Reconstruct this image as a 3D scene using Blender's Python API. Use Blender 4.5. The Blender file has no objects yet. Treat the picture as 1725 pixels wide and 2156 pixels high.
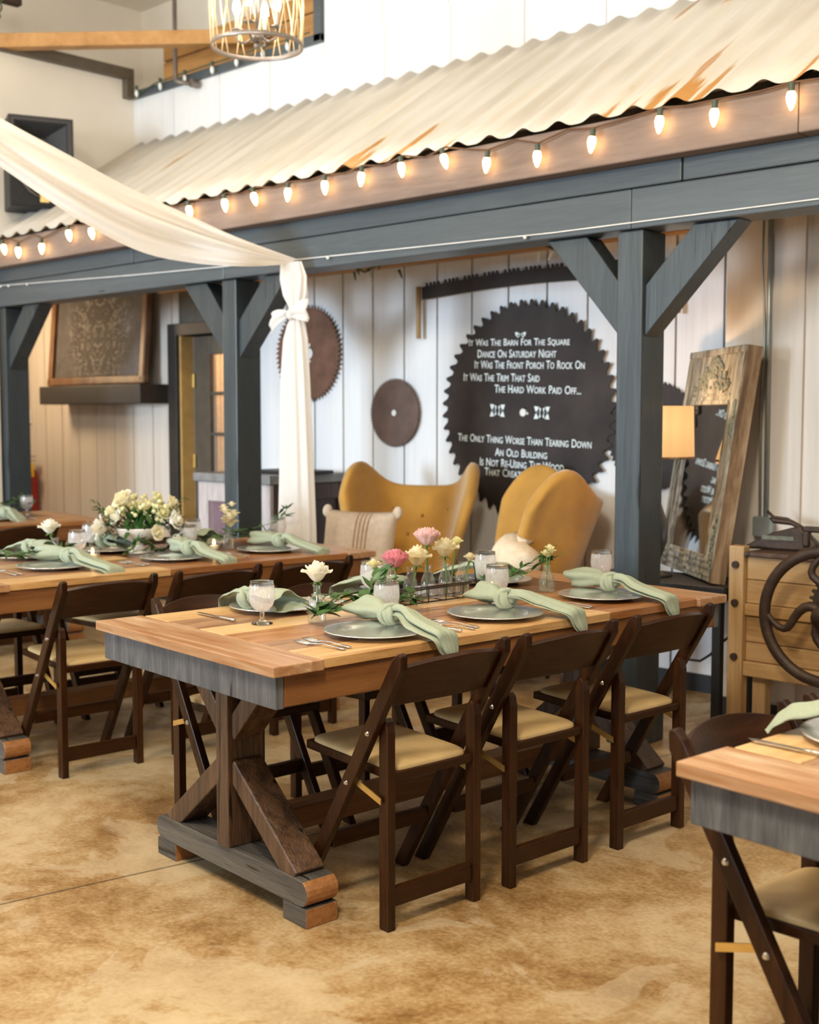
import bpy, bmesh, math, random
from mathutils import Vector, Matrix
PI = math.pi
C = bpy.context.scene.collection
S = bpy.context.scene

# ------------------------------------------------------------------ camera
cam_d = bpy.data.cameras.new('camera')
cam = bpy.data.objects.new('camera', cam_d); C.objects.link(cam)
cam.location = (0, 0, 1.395)
cam.rotation_euler = (math.radians(90 - 4.368), 0, math.radians(43.513))
cam_d.sensor_fit = 'VERTICAL'; cam_d.sensor_height = 30.0; cam_d.sensor_width = 24.0
cam_d.lens = 2603.18 / 2156 * 30.0
cam_d.clip_start = 0.05
cam_d.dof.use_dof = True; cam_d.dof.focus_distance = 3.55; cam_d.dof.aperture_fstop = 2.8
S.camera = cam

# ------------------------------------------------------------------ world, lights, exposure
W = bpy.data.worlds.new('world'); S.world = W; W.use_nodes = True
W.node_tree.nodes['Background'].inputs[0].default_value = (1.0, 0.95, 0.88, 1)
W.node_tree.nodes['Background'].inputs[1].default_value = 0.20
S.view_settings.view_transform = 'Standard'; S.view_settings.look = 'None'
S.view_settings.gamma = 1.0; S.view_settings.use_curve_mapping = False
S.view_settings.exposure = 0.35

def area(name, loc, target, sx, sy, energy, col, spread=180):
    d = bpy.data.lights.new(name, 'AREA'); d.shape = 'RECTANGLE'; d.size = sx; d.size_y = sy
    d.energy = energy; d.color = col; d.spread = math.radians(spread)
    o = bpy.data.objects.new(name, d); C.objects.link(o); o.location = loc
    o.rotation_euler = (Vector(target) - Vector(loc)).to_track_quat('-Z', 'Y').to_euler()
    return o
def point(name, loc, energy, col, r=0.12):
    d = bpy.data.lights.new(name, 'POINT'); d.energy = energy; d.color = col; d.shadow_soft_size = r
    o = bpy.data.objects.new(name, d); C.objects.link(o); o.location = loc
    return o
DAY = (0.70, 0.85, 1.0); WARM = (1.0, 0.70, 0.40); HALL = (1.0, 0.87, 0.68)
area('barn_door_daylight', (-6.2, -6.5, 2.0), (-5.9, 5.5, 1.2), 2.6, 2.2, 92, DAY, 55)
area('front_fill_daylight', (-1.5, -6.5, 2.4), (-2.5, 4.5, 0.9), 3.0, 2.4, 40, DAY, 110)  # unseen area light added behind the camera for general cool fill
for lx, ly, lz, e in ((-6.4, 0.6, 3.3, 66), (-3.2, 0.3, 3.1, 95), (-1.3, 0.8, 3.0, 245), (0.5, 3.4, 3.4, 48), (-1.3, 3.0, 3.9, 24), (-5.7, 2.5, 4.1, 56), (-8.75, 2.5, 4.5, 22)):
    point('hall_fill_light', (lx, ly, lz), e, HALL, 0.25)  # unseen lamps over the hall, added to brighten floor, swag and upper walls
point('porch_end_fill', (-9.3, 4.7, 2.05), 36, WARM, 0.15)  # unseen lamp added to brighten the wall around the painting

# ------------------------------------------------------------------ material helpers
def newmat(name):
    m = bpy.data.materials.new(name); m.use_nodes = True
    nt = m.node_tree; b = nt.nodes['Principled BSDF']
    return m, nt, b
def N(nt, t, **kw):
    n = nt.nodes.new(t)
    for k, v in kw.items(): setattr(n, k, v)
    return n
def ramp(nt, stops):
    r = N(nt, 'ShaderNodeValToRGB'); e = r.color_ramp.elements
    while len(e) < len(stops): e.new(0.5)
    for i, (p, c) in enumerate(stops):
        e[i].position = p; e[i].color = (*c, 1) if len(c) == 3 else c
    return r
def plain(name, col, rough=0.5, metal=0.0, noise=0.12, nscale=14, bump=0.0, sheen=0.0, spec=0.5):
    m, nt, b = newmat(name); L = nt.links.new
    b.inputs['Roughness'].default_value = rough; b.inputs['Metallic'].default_value = metal
    b.inputs['Specular IOR Level'].default_value = spec
    if sheen: b.inputs['Sheen Weight'].default_value = sheen
    tc = N(nt, 'ShaderNodeTexCoord'); nz = N(nt, 'ShaderNodeTexNoise')
    nz.inputs['Scale'].default_value = nscale; nz.inputs['Detail'].default_value = 5
    L(tc.outputs['Object'], nz.inputs['Vector'])
    r = ramp(nt, [(0.3, [c * (1 - noise) for c in col]), (0.7, [min(1, c * (1 + noise)) for c in col])])
    L(nz.outputs['Fac'], r.inputs['Fac']); L(r.outputs['Color'], b.inputs['Base Color'])
    if bump:
        bp = N(nt, 'ShaderNodeBump'); bp.inputs['Strength'].default_value = bump; bp.inputs['Distance'].default_value = 0.01
        n2 = N(nt, 'ShaderNodeTexNoise'); n2.inputs['Scale'].default_value = nscale * 8; n2.inputs['Detail'].default_value = 3
        L(tc.outputs['Object'], n2.inputs['Vector']); L(n2.outputs['Fac'], bp.inputs['Height']); L(bp.outputs['Normal'], b.inputs['Normal'])
    return m
def wood(name, stops, axis='Y', rough=0.45, bump=0.25, along=0.8, across=11.0, vary=0.35, cracks=0.0, spec=0.5, island=True):
    """grained timber: noise stretched along one axis, every loose plank with its own tone"""
    m, nt, b = newmat(name); L = nt.links.new
    b.inputs['Roughness'].default_value = rough; b.inputs['Specular IOR Level'].default_value = spec
    tc = N(nt, 'ShaderNodeTexCoord'); geo = N(nt, 'ShaderNodeNewGeometry')
    add = N(nt, 'ShaderNodeVectorMath', operation='MULTIPLY_ADD')
    comb = N(nt, 'ShaderNodeCombineXYZ')
    for i in range(3): L(geo.outputs['Random Per Island'], comb.inputs[i])
    add.inputs[1].default_value = (7.3, 11.1, 5.7) if island else (0, 0, 0)
    L(comb.outputs[0], add.inputs[0]); L(tc.outputs['Object'], add.inputs[2])
    mp = N(nt, 'ShaderNodeMapping')
    sc = [across] * 3; sc['XYZ'.index(axis)] = along
    mp.inputs['Scale'].default_value = sc; L(add.outputs[0], mp.inputs['Vector'])
    n1 = N(nt, 'ShaderNodeTexNoise'); n1.inputs['Scale'].default_value = 1.0; n1.inputs['Detail'].default_value = 7
    n1.inputs['Roughness'].default_value = 0.62; n1.inputs['Distortion'].default_value = 0.7
    L(mp.outputs[0], n1.inputs['Vector'])
    n2 = N(nt, 'ShaderNodeTexNoise'); n2.inputs['Scale'].default_value = 6.0; n2.inputs['Detail'].default_value = 4
    L(mp.outputs[0], n2.inputs['Vector'])
    mx = N(nt, 'ShaderNodeMath', operation='MULTIPLY_ADD'); mx.inputs[1].default_value = 0.35
    L(n2.outputs['Fac'], mx.inputs[0]); L(n1.outputs['Fac'], mx.inputs[2])
    iv = N(nt, 'ShaderNodeMath', operation='MULTIPLY_ADD'); iv.inputs[1].default_value = vary if island else 0; 
    L(geo.outputs['Random Per Island'], iv.inputs[0]); L(mx.outputs[0], iv.inputs[2])
    sub = N(nt, 'ShaderNodeMath', operation='SUBTRACT'); sub.inputs[1].default_value = 0.175 + (vary * 0.5 if island else 0)
    L(iv.outputs[0], sub.inputs[0])
    r = ramp(nt, stops); L(sub.outputs[0], r.inputs['Fac'])
    out = r.outputs['Color']
    if cracks:
        m2 = N(nt, 'ShaderNodeMapping'); s2 = [30.0] * 3; s2['XYZ'.index(axis)] = 2.2
        m2.inputs['Scale'].default_value = s2; L(add.outputs[0], m2.inputs['Vector'])
        n3 = N(nt, 'ShaderNodeTexNoise'); n3.inputs['Scale'].default_value = 1.0; n3.inputs['Detail'].default_value = 2
        L(m2.outputs[0], n3.inputs['Vector'])
        cr = ramp(nt, [(cracks, (0, 0, 0)), (cracks + 0.03, (1, 1, 1))]); L(n3.outputs['Fac'], cr.inputs['Fac'])
        mm = N(nt, 'ShaderNodeMix', data_type='RGBA', blend_type='MULTIPLY'); mm.inputs['Factor'].default_value = 0.85
        L(out, mm.inputs[6]); L(cr.outputs['Color'], mm.inputs[7]); out = mm.outputs[2]
    L(out, b.inputs['Base Color'])
    bp = N(nt, 'ShaderNodeBump'); bp.inputs['Strength'].default_value = bump; bp.inputs['Distance'].default_value = 0.006
    L(mx.outputs[0], bp.inputs['Height']); L(bp.outputs['Normal'], b.inputs['Normal'])
    return m
def emit(name, col, strength):
    m, nt, b = newmat(name)
    b.inputs['Base Color'].default_value = (*col, 1)
    b.inputs['Emission Color'].default_value = (*col, 1); b.inputs['Emission Strength'].default_value = strength
    return m
def clear_glass(name, tint=(1, 1, 1), gloss=0.06, frost=0.0, frostcol=(0.9, 0.92, 0.95), fscale=90, fvar=0.28):
    """thin glass shell: clear with a fresnel reflection, optionally misted"""
    m, nt, b = newmat(name); L = nt.links.new; nt.nodes.remove(b)
    out = nt.nodes['Material Output']
    tr = N(nt, 'ShaderNodeBsdfTransparent')
    gl = N(nt, 'ShaderNodeBsdfGlossy'); gl.inputs['Roughness'].default_value = gloss
    lw = N(nt, 'ShaderNodeLayerWeight'); lw.inputs['Blend'].default_value = 0.35
    r = ramp(nt, [(0.0, (0.06,) * 3), (0.7, (0.30,) * 3), (1.0, (0.85,) * 3)]); L(lw.outputs['Facing'], r.inputs['Fac'])
    et = ramp(nt, [(0.35, tint), (0.8, [c * 0.72 for c in tint]), (1.0, [c * 0.35 for c in tint])]); L(lw.outputs['Facing'], et.inputs['Fac']); L(et.outputs['Color'], tr.inputs[0])
    mx = N(nt, 'ShaderNodeMixShader'); L(r.outputs['Color'], mx.inputs[0]); L(tr.outputs[0], mx.inputs[1]); L(gl.outputs[0], mx.inputs[2])
    last = mx.outputs[0]
    if frost:
        df = N(nt, 'ShaderNodeBsdfDiffuse'); df.inputs[0].default_value = (*frostcol, 1)
        tl = N(nt, 'ShaderNodeBsdfTranslucent'); tl.inputs[0].default_value = (*frostcol, 1)
        m2 = N(nt, 'ShaderNodeMixShader'); m2.inputs[0].default_value = 0.5; L(df.outputs[0], m2.inputs[1]); L(tl.outputs[0], m2.inputs[2])
        tc = N(nt, 'ShaderNodeTexCoord'); nz = N(nt, 'ShaderNodeTexNoise'); nz.inputs['Scale'].default_value = fscale
        L(tc.outputs['Object'], nz.inputs['Vector'])
        rr = ramp(nt, [(0.3, (frost * (1 - fvar),) * 3), (0.7, (min(1, frost * (1 + fvar)),) * 3)]); L(nz.outputs['Fac'], rr.inputs['Fac'])
        m3 = N(nt, 'ShaderNodeMixShader'); L(rr.outputs['Color'], m3.inputs[0]); L(last, m3.inputs[1]); L(m2.outputs[0], m3.inputs[2]); last = m3.outputs[0]
    L(last, out.inputs['Surface'])
    return m
def cloth(name, col, transl=0.3, weave=260, rough=0.9):
    m, nt, b = newmat(name); L = nt.links.new; nt.nodes.remove(b); out = nt.nodes['Material Output']
    tc = N(nt, 'ShaderNodeTexCoord'); nz = N(nt, 'ShaderNodeTexNoise'); nz.inputs['Scale'].default_value = weave
    L(tc.outputs['Object'], nz.inputs['Vector'])
    r = ramp(nt, [(0.3, [c * 0.9 for c in col]), (0.7, [min(1, c * 1.08) for c in col])]); L(nz.outputs['Fac'], r.inputs['Fac'])
    d = N(nt, 'ShaderNodeBsdfDiffuse'); t = N(nt, 'ShaderNodeBsdfTranslucent')
    L(r.outputs['Color'], d.inputs[0]); L(r.outputs['Color'], t.inputs[0])
    mx = N(nt, 'ShaderNodeMixShader'); mx.inputs[0].default_value = transl; L(d.outputs[0], mx.inputs[1]); L(t.outputs[0], mx.inputs[2])
    L(mx.outputs[0], out.inputs['Surface'])
    return m

# ------------------------------------------------------------------ materials
def floor_mat():
    m, nt, b = newmat('stained_concrete'); L = nt.links.new
    tc = N(nt, 'ShaderNodeTexCoord')
    a = N(nt, 'ShaderNodeTexNoise'); a.inputs['Scale'].default_value = 1.1; a.inputs['Detail'].default_value = 9; a.inputs['Roughness'].default_value = 0.68; a.inputs['Distortion'].default_value = 0.5
    c = N(nt, 'ShaderNodeTexNoise'); c.inputs['Scale'].default_value = 9; c.inputs['Detail'].default_value = 8; c.inputs['Roughness'].default_value = 0.7
    d = N(nt, 'ShaderNodeTexNoise'); d.inputs['Scale'].default_value = 70; d.inputs['Detail'].default_value = 4
    for n in (a, c, d): L(tc.outputs['Object'], n.inputs['Vector'])
    m1 = N(nt, 'ShaderNodeMath', operation='MULTIPLY_ADD'); m1.inputs[1].default_value = 0.40; L(c.outputs['Fac'], m1.inputs[0]); L(a.outputs['Fac'], m1.inputs[2])
    m2 = N(nt, 'ShaderNodeMath', operation='MULTIPLY_ADD'); m2.inputs[1].default_value = 0.24; L(d.outputs['Fac'], m2.inputs[0]); L(m1.outputs[0], m2.inputs[2])
    r = ramp(nt, [(0.63, (0.15, 0.075, 0.022)), (0.745, (0.285, 0.165, 0.060)), (0.83, (0.39, 0.26, 0.122)), (0.95, (0.50, 0.385, 0.225))])
    sb = N(nt, 'ShaderNodeMath', operation='SUBTRACT'); sb.inputs[1].default_value = 0.0; L(m2.outputs[0], sb.inputs[0])
    L(sb.outputs[0], r.inputs['Fac'])
    # pale worn patches with crisp edges
    w1 = N(nt, 'ShaderNodeTexNoise'); w1.inputs['Scale'].default_value = 1.9; w1.inputs['Detail'].default_value = 7; w1.inputs['Roughness'].default_value = 0.6; w1.inputs['Distortion'].default_value = 0.9
    L(tc.outputs['Object'], w1.inputs['Vector']); wr = ramp(nt, [(0.535, (0,) * 3), (0.565, (0.42,) * 3)]); L(w1.outputs['Fac'], wr.inputs['Fac'])
    wm = N(nt, 'ShaderNodeMix', data_type='RGBA'); L(wr.outputs['Color'], wm.inputs[0]); L(r.outputs['Color'], wm.inputs[6]); wm.inputs[7].default_value = (0.54, 0.44, 0.29, 1)
    # control joint sawn across the slab
    sp = N(nt, 'ShaderNodeSeparateXYZ'); L(tc.outputs['Object'], sp.inputs[0])
    # line through (-3.233,1.695) and (-3.125,2.229): normal (0.980,-0.198)
    k1 = N(nt, 'ShaderNodeMath', operation='MULTIPLY'); k1.inputs[1].default_value = 0.980; L(sp.outputs['X'], k1.inputs[0])
    k2 = N(nt, 'ShaderNodeMath', operation='MULTIPLY_ADD'); k2.inputs[1].default_value = -0.198; L(sp.outputs['Y'], k2.inputs[0]); L(k1.outputs[0], k2.inputs[2])
    k3 = N(nt, 'ShaderNodeMath', operation='ADD'); k3.inputs[1].default_value = 3.504; L(k2.outputs[0], k3.inputs[0])
    k4 = N(nt, 'ShaderNodeMath', operation='ABSOLUTE'); L(k3.outputs[0], k4.inputs[0])
    jr = ramp(nt, [(0.0, (0.25,) * 3), (0.0035, (0.45,) * 3), (0.006, (1,) * 3)]); L(k4.outputs[0], jr.inputs['Fac'])
    mm = N(nt, 'ShaderNodeMix', data_type='RGBA', blend_type='MULTIPLY'); mm.inputs['Factor'].default_value = 1
    L(wm.outputs[2], mm.inputs[6]); L(jr.outputs['Color'], mm.inputs[7]); L(mm.outputs[2], b.inputs['Base Color'])
    rr = ramp(nt, [(0.35, (0.38,) * 3), (0.7, (0.62,) * 3)]); L(c.outputs['Fac'], rr.inputs['Fac']); L(rr.outputs['Color'], b.inputs['Roughness'])
    bp = N(nt, 'ShaderNodeBump'); bp.inputs['Strength'].default_value = 0.12; bp.inputs['Distance'].default_value = 0.01
    L(m2.outputs[0], bp.inputs['Height']); L(bp.outputs['Normal'], b.inputs['Normal'])
    return m
def metal_roof_mat():
    m, nt, b = newmat('old_corrugated_metal'); L = nt.links.new
    tc = N(nt, 'ShaderNodeTexCoord'); mp = N(nt, 'ShaderNodeMapping'); mp.inputs['Scale'].default_value = (9, 0.8, 0.8)
    L(tc.outputs['Object'], mp.inputs['Vector'])
    n = N(nt, 'ShaderNodeTexNoise'); n.inputs['Scale'].default_value = 1; n.inputs['Detail'].default_value = 5; L(mp.outputs[0], n.inputs['Vector'])
    n2 = N(nt, 'ShaderNodeTexNoise'); n2.inputs['Scale'].default_value = 0.9; L(tc.outputs['Object'], n2.inputs['Vector'])
    ad = N(nt, 'ShaderNodeMath', operation='MULTIPLY_ADD'); ad.inputs[1].default_value = 0.45; L(n2.outputs['Fac'], ad.inputs[0]); L(n.outputs['Fac'], ad.inputs[2])
    sx = N(nt, 'ShaderNodeSeparateXYZ'); L(tc.outputs['Object'], sx.inputs[0]); gx = N(nt, 'ShaderNodeMath', operation='MULTIPLY_ADD'); gx.inputs[1].default_value = 0.016; gx.inputs[2].default_value = 0.055; L(sx.outputs['X'], gx.inputs[0])
    a2 = N(nt, 'ShaderNodeMath', operation='ADD'); L(ad.outputs[0], a2.inputs[0]); L(gx.outputs[0], a2.inputs[1]); ad = a2
    r = ramp(nt, [(0.55, (0.50, 0.46, 0.39)), (0.72, (0.60, 0.57, 0.51)), (0.855, (0.58, 0.53, 0.44)), (0.89, (0.42, 0.20, 0.05))]); L(ad.outputs[0], r.inputs['Fac'])
    L(r.outputs['Color'], b.inputs['Base Color']); b.inputs['Roughness'].default_value = 0.42; b.inputs['Metallic'].default_value = 0.15
    return m
M = {}
M['floor'] = floor_mat()
M['roof'] = metal_roof_mat()
M['board'] = wood('white_boards', [(0.2, (0.66, 0.67, 0.68)), (0.5, (0.74, 0.75, 0.76)), (0.8, (0.80, 0.80, 0.80))], 'Z', 0.6, 0.12, 0.5, 9, 0.08)
M['tanboard'] = wood('cream_boards', [(0.2, (0.60, 0.53, 0.46)), (0.5, (0.68, 0.62, 0.55)), (0.8, (0.72, 0.67, 0.60))], 'Z', 0.6, 0.12, 0.5, 9, 0.08)
M['plaster'] = plain('cream_plaster', (0.78, 0.74, 0.67), 0.7, 0, 0.03, 3)
M['gap'] = plain('dark_gap', (0.10, 0.095, 0.08), 0.9)
M['base'] = plain('black_baseboard', (0.012, 0.012, 0.013), 0.5)
M['slate'] = wood('slate_paint_z', [(0.25, (0.022, 0.031, 0.037)), (0.5, (0.034, 0.046, 0.053)), (0.75, (0.046, 0.059, 0.066))], 'Z', 0.42, 0.35, 1.2, 14, 0.10, 0.29)
M['slate_x'] = wood('slate_paint_x', [(0.25, (0.042, 0.056, 0.067)), (0.5, (0.060, 0.077, 0.089)), (0.75, (0.077, 0.095, 0.107))], 'X', 0.42, 0.3, 1.0, 12, 0.10, 0.24)
M['fascia'] = wood('fascia_timber', [(0.2, (0.13, 0.088, 0.07)), (0.5, (0.20, 0.145, 0.118)), (0.8, (0.26, 0.20, 0.17))], 'X', 0.65, 0.6, 1.2, 8, 0.2)
M['honey_x'] = wood('honey_pine', [(0.2, (0.25, 0.11, 0.028)), (0.5, (0.42, 0.21, 0.06)), (0.8, (0.52, 0.29, 0.10))], 'X', 0.5, 0.2, 0.8, 8, 0.3)
TOPC = [(0.14, (0.10, 0.040, 0.015)), (0.32, (0.24, 0.105, 0.038)), (0.48, (0.40, 0.20, 0.070)), (0.60, (0.52, 0.30, 0.115)), (0.80, (0.66, 0.44, 0.21))]
M['top_y'] = wood('tabletop_planks', TOPC, 'Y', 0.30, 0.15, 1.3, 13, 0.85, 0.27)
M['top_y_dark'] = wood('tabletop_dark_planks', [(0.16, (0.07, 0.028, 0.012)), (0.36, (0.17, 0.075, 0.033)), (0.55, (0.27, 0.135, 0.065)), (0.78, (0.40, 0.24, 0.13))], 'Y', 0.32, 0.18, 1.5, 15, 0.35, 0.29)
M['top_y_mid'] = wood('tabletop_red_planks', [(0.16, (0.12, 0.042, 0.014)), (0.36, (0.27, 0.105, 0.034)), (0.55, (0.38, 0.17, 0.058)), (0.78, (0.52, 0.30, 0.13))], 'Y', 0.30, 0.15, 1.4, 14, 0.4, 0.27)
M['top_x'] = wood('tabletop_end_board', [(0.18, (0.16, 0.060, 0.022)), (0.42, (0.33, 0.155, 0.065)), (0.60, (0.42, 0.245, 0.13)), (0.78, (0.62, 0.45, 0.31))], 'X', 0.30, 0.25, 1.6, 15, 0.15, 0.25)
M['apron_y'] = wood('brown_apron', [(0.15, (0.07, 0.024, 0.008)), (0.45, (0.17, 0.065, 0.018)), (0.8, (0.28, 0.125, 0.038))], 'Y', 0.45, 0.3, 1.0, 13, 0.2, 0.22)
M['apron_g'] = wood('grey_weathered_apron', [(0.2, (0.026, 0.028, 0.031)), (0.45, (0.070, 0.074, 0.080)), (0.75, (0.14, 0.142, 0.142))], 'Z', 0.6, 0.8, 3.0, 26, 0.1, 0.28)
M['trestle'] = wood('dark_trestle_timber', [(0.2, (0.014, 0.008, 0.005)), (0.45, (0.050, 0.026, 0.014)), (0.75, (0.135, 0.070, 0.036))], 'Z', 0.34, 1.0, 1.8, 22, 0.25, 0.3)
M['trestle_foot'] = wood('trestle_foot_timber', [(0.2, (0.014, 0.014, 0.014)), (0.45, (0.046, 0.043, 0.040)), (0.75, (0.11, 0.098, 0.082))], 'X', 0.38, 1.0, 2.2, 26, 0.25, 0.3)
M['endgrain'] = wood('sawn_end_grain', [(0.2, (0.16, 0.06, 0.02)), (0.5, (0.30, 0.125, 0.04)), (0.8, (0.42, 0.20, 0.07))], 'X', 0.4, 0.3, 8, 40, 0.1)
M['chair'] = wood('chair_walnut', [(0.15, (0.008, 0.0025, 0.0008)), (0.45, (0.022, 0.007, 0.0018)), (0.8, (0.055, 0.019, 0.0045))], 'Z', 0.34, 0.12, 1.5, 16, 0.25, 0, 0.25)
M['chair_x'] = wood('chair_walnut_crest', [(0.15, (0.010, 0.003, 0.0008)), (0.45, (0.026, 0.008, 0.002)), (0.8, (0.060, 0.021, 0.005))], 'X', 0.34, 0.10, 1.5, 16, 0.1, 0, 0.25)
M['vinyl'] = plain('tan_vinyl', (0.50, 0.355, 0.165), 0.40, 0, 0.06, 20, 0.04)
M['brass'] = plain('brass', (0.72, 0.50, 0.17), 0.35, 0.9, 0.1)
M['steel'] = plain('steel', (0.62, 0.62, 0.62), 0.22, 1.0, 0.05)
M['silver'] = plain('silver_charger', (0.84, 0.85, 0.84), 0.24, 0.88, 0.05, 30)
M['napkin'] = cloth('sage_linen', (0.40, 0.455, 0.345), 0.2)
M['sheer'] = cloth('sheer_drape', (0.95, 0.92, 0.89), 0.5, 500)
M['goblet'] = clear_glass('misted_goblet', (1, 1, 1), 0.08, 0.44, (0.93, 0.93, 0.95), 160, 0.16)
def real_glass(name):
    m, nt, b = newmat(name); b.inputs['Transmission Weight'].default_value = 1.0; b.inputs['Roughness'].default_value = 0.02; b.inputs['IOR'].default_value = 1.45
    return m
M['crystal'] = real_glass('clear_crystal')
M['goblet_clear'] = clear_glass('goblet_stem', (0.98, 0.99, 1), 0.04, 0.06)
M['glass'] = clear_glass('bottle_glass', (0.96, 0.98, 0.96), 0.04, 0.06)
M['ribglass'] = clear_glass('ribbed_glass', (0.93, 0.97, 0.92), 0.06, 0.12, (0.8, 0.88, 0.8))
M['rackwire'] = plain('black_wire', (0.035, 0.028, 0.025), 0.45, 0.7)
M['stem'] = plain('green_stem', (0.10, 0.20, 0.04), 0.5)
M['leaf'] = plain('ruscus_leaf', (0.032, 0.095, 0.018), 0.35, 0, 0.45, 25)
M['leaf2'] = plain('pale_leaf', (0.16, 0.27, 0.10), 0.45, 0, 0.3, 25)
M['white_petal'] = cloth('white_petal', (0.92, 0.90, 0.80), 0.4, 40)
M['cream_petal'] = cloth('cream_petal', (0.90, 0.84, 0.62), 0.4, 40)
M['pink_petal'] = cloth('pink_petal', (0.88, 0.40, 0.45), 0.4, 40)
M['blush_petal'] = cloth('blush_petal', (0.92, 0.68, 0.66), 0.4, 40)
M['yellow_petal'] = cloth('pale_yellow_petal', (0.88, 0.86, 0.56), 0.4, 40)
M['ceramic'] = plain('white_footed_bowl', (0.78, 0.74, 0.68), 0.35, 0, 0.03)
M['flame'] = emit('candle_flame', (1.0, 0.62, 0.22), 14)
M['wax'] = plain('candle_wax', (0.85, 0.78, 0.62), 0.5)
M['bulb'] = emit('warm_bulb', (1.0, 0.60, 0.24), 14)
M['bulbhot'] = emit('chandelier_bulb', (1.0, 0.88, 0.72), 60)
M['socket'] = plain('socket_green', (0.05, 0.075, 0.05), 0.5)
M['cordbrown'] = plain('brown_cord', (0.10, 0.045, 0.02), 0.6)
M['whitewire'] = plain('white_wire', (0.75, 0.75, 0.74), 0.5)
M['unlit'] = plain('unlit_bulb', (0.75, 0.80, 0.78), 0.15)
M['velvet'] = plain('mustard_velvet', (0.46, 0.235, 0.03), 0.75, 0, 0.18, 5, 0.15, 0.5)
M['velvet_dk'] = plain('mustard_velvet_button', (0.28, 0.14, 0.02), 0.8)
M['pillow'] = plain('oatmeal_pillow', (0.62, 0.52, 0.42), 0.9, 0, 0.08, 40, 0.3)
M['pillow_thread'] = plain('tan_embroidery', (0.42, 0.28, 0.16), 0.9)
M['fur'] = plain('cream_plush', (0.74, 0.62, 0.46), 0.95, 0, 0.12, 20, 0.6)
M['sawdark'] = plain('blackened_saw_steel', (0.030, 0.023, 0.021), 0.55, 0.15, 0.45, 4, 0.12, 0, 0.3)
M['sawrust'] = plain('rusty_saw_steel', (0.14, 0.068, 0.042), 0.6, 0.3, 0.3, 9, 0.15)
M['sawgrey'] = plain('grey_brown_saw_steel', (0.115, 0.072, 0.058), 0.55, 0.3, 0.25, 9, 0.15)
M['letter'] = plain('pale_lettering', (0.70, 0.78, 0.80), 0.6)
M['gold'] = wood('gilt_frame', [(0.2, (0.07, 0.03, 0.012)), (0.5, (0.17, 0.08, 0.032)), (0.8, (0.28, 0.15, 0.068))], 'Z', 0.4, 0.2, 2, 8, 0.1)
M['umber'] = plain('dark_umber_paint', (0.030, 0.025, 0.021), 0.5)
M['doorpaint'] = plain('grey_brown_door_paint', (0.105, 0.085, 0.062), 0.5)
M['jamb'] = plain('golden_jamb', (0.62, 0.40, 0.14), 0.45)
M['curtain'] = cloth('tan_curtain', (0.68, 0.50, 0.32), 0.4, 60)
M['barwood'] = wood('dark_bar_wood', [(0.2, (0.022, 0.010, 0.007)), (0.5, (0.045, 0.022, 0.014)), (0.8, (0.085, 0.045, 0.028))], 'Z', 0.5, 0.3, 1, 10, 0.2)
M['barwash'] = wood('whitewashed_bar_wood', [(0.25, (0.11, 0.07, 0.05)), (0.45, (0.42, 0.37, 0.36)), (0.8, (0.58, 0.54, 0.53))], 'Z', 0.6, 0.4, 2, 14, 0.2)
M['barpurple'] = wood('stained_bar_panel', [(0.2, (0.10, 0.055, 0.065)), (0.5, (0.17, 0.11, 0.13)), (0.8, (0.26, 0.19, 0.21))], 'Z', 0.5, 0.3, 1, 10, 0.2)
M['bartop'] = plain('grey_bar_top', (0.20, 0.20, 0.20), 0.4, 0, 0.2)
M['blackmatte'] = plain('black_matte', (0.014, 0.014, 0.015), 0.5)
M['speaker'] = plain('speaker_black', (0.016, 0.016, 0.017), 0.55, 0, 0.1, 30, 0.1)
M['horn'] = plain('speaker_horn', (0.035, 0.036, 0.038), 0.35)
M['grille'] = plain('speaker_grille', (0.012, 0.012, 0.012), 0.6, 0.3, 0.3, 60, 0.3)
M['badge'] = plain('gold_badge', (0.75, 0.52, 0.22), 0.4, 0.6)
M['shade'] = emit('lamp_shade_linen', (0.88, 0.50, 0.20), 0.55)
M['mirror'] = plain('silvered_glass', (0.82, 0.84, 0.84), 0.03, 1.0, 0.0)
M['distressed'] = wood('distressed_frame', [(0.38, (0.06, 0.05, 0.036)), (0.48, (0.17, 0.16, 0.125)), (0.64, (0.31, 0.31, 0.26)), (0.82, (0.42, 0.43, 0.38))], 'Z', 0.6, 0.5, 4, 22, 0.1)
M['rawwood'] = wood('raw_frame_edge', [(0.3, (0.09, 0.05, 0.025)), (0.5, (0.22, 0.13, 0.065)), (0.7, (0.36, 0.26, 0.16))], 'Z', 0.6, 0.3, 2, 14, 0.1)
M['carving'] = plain('green_grey_carving', (0.15, 0.16, 0.12), 0.6, 0, 0.35, 40, 0.4)
M['bench'] = wood('mill_pine_x', [(0.2, (0.20, 0.10, 0.032)), (0.5, (0.37, 0.21, 0.075)), (0.8, (0.50, 0.32, 0.14))], 'X', 0.5, 0.3, 1.1, 13, 0.25)
M['bench_z'] = wood('mill_pine_z', [(0.2, (0.24, 0.13, 0.05)), (0.5, (0.42, 0.26, 0.11)), (0.8, (0.54, 0.37, 0.19))], 'Z', 0.5, 0.3, 1.1, 13, 0.2)
M['castiron'] = plain('brown_cast_iron', (0.050, 0.030, 0.020), 0.5, 0.5, 0.3, 20, 0.2)
M['rod'] = plain('grey_pipe', (0.22, 0.19, 0.17), 0.4, 0.6)
M['conduit'] = plain('grey_conduit', (0.34, 0.37, 0.35), 0.35, 0.5)
M['chandmetal'] = plain('pewter_ring', (0.26, 0.23, 0.21), 0.4, 0.6)
M['rattan'] = plain('pale_rattan', (0.80, 0.62, 0.36), 0.55)
M['candlesleeve'] = plain('candle_sleeve', (0.40, 0.34, 0.28), 0.5)
M['red'] = plain('red_cylinder', (0.35, 0.02, 0.015), 0.35)
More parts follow.
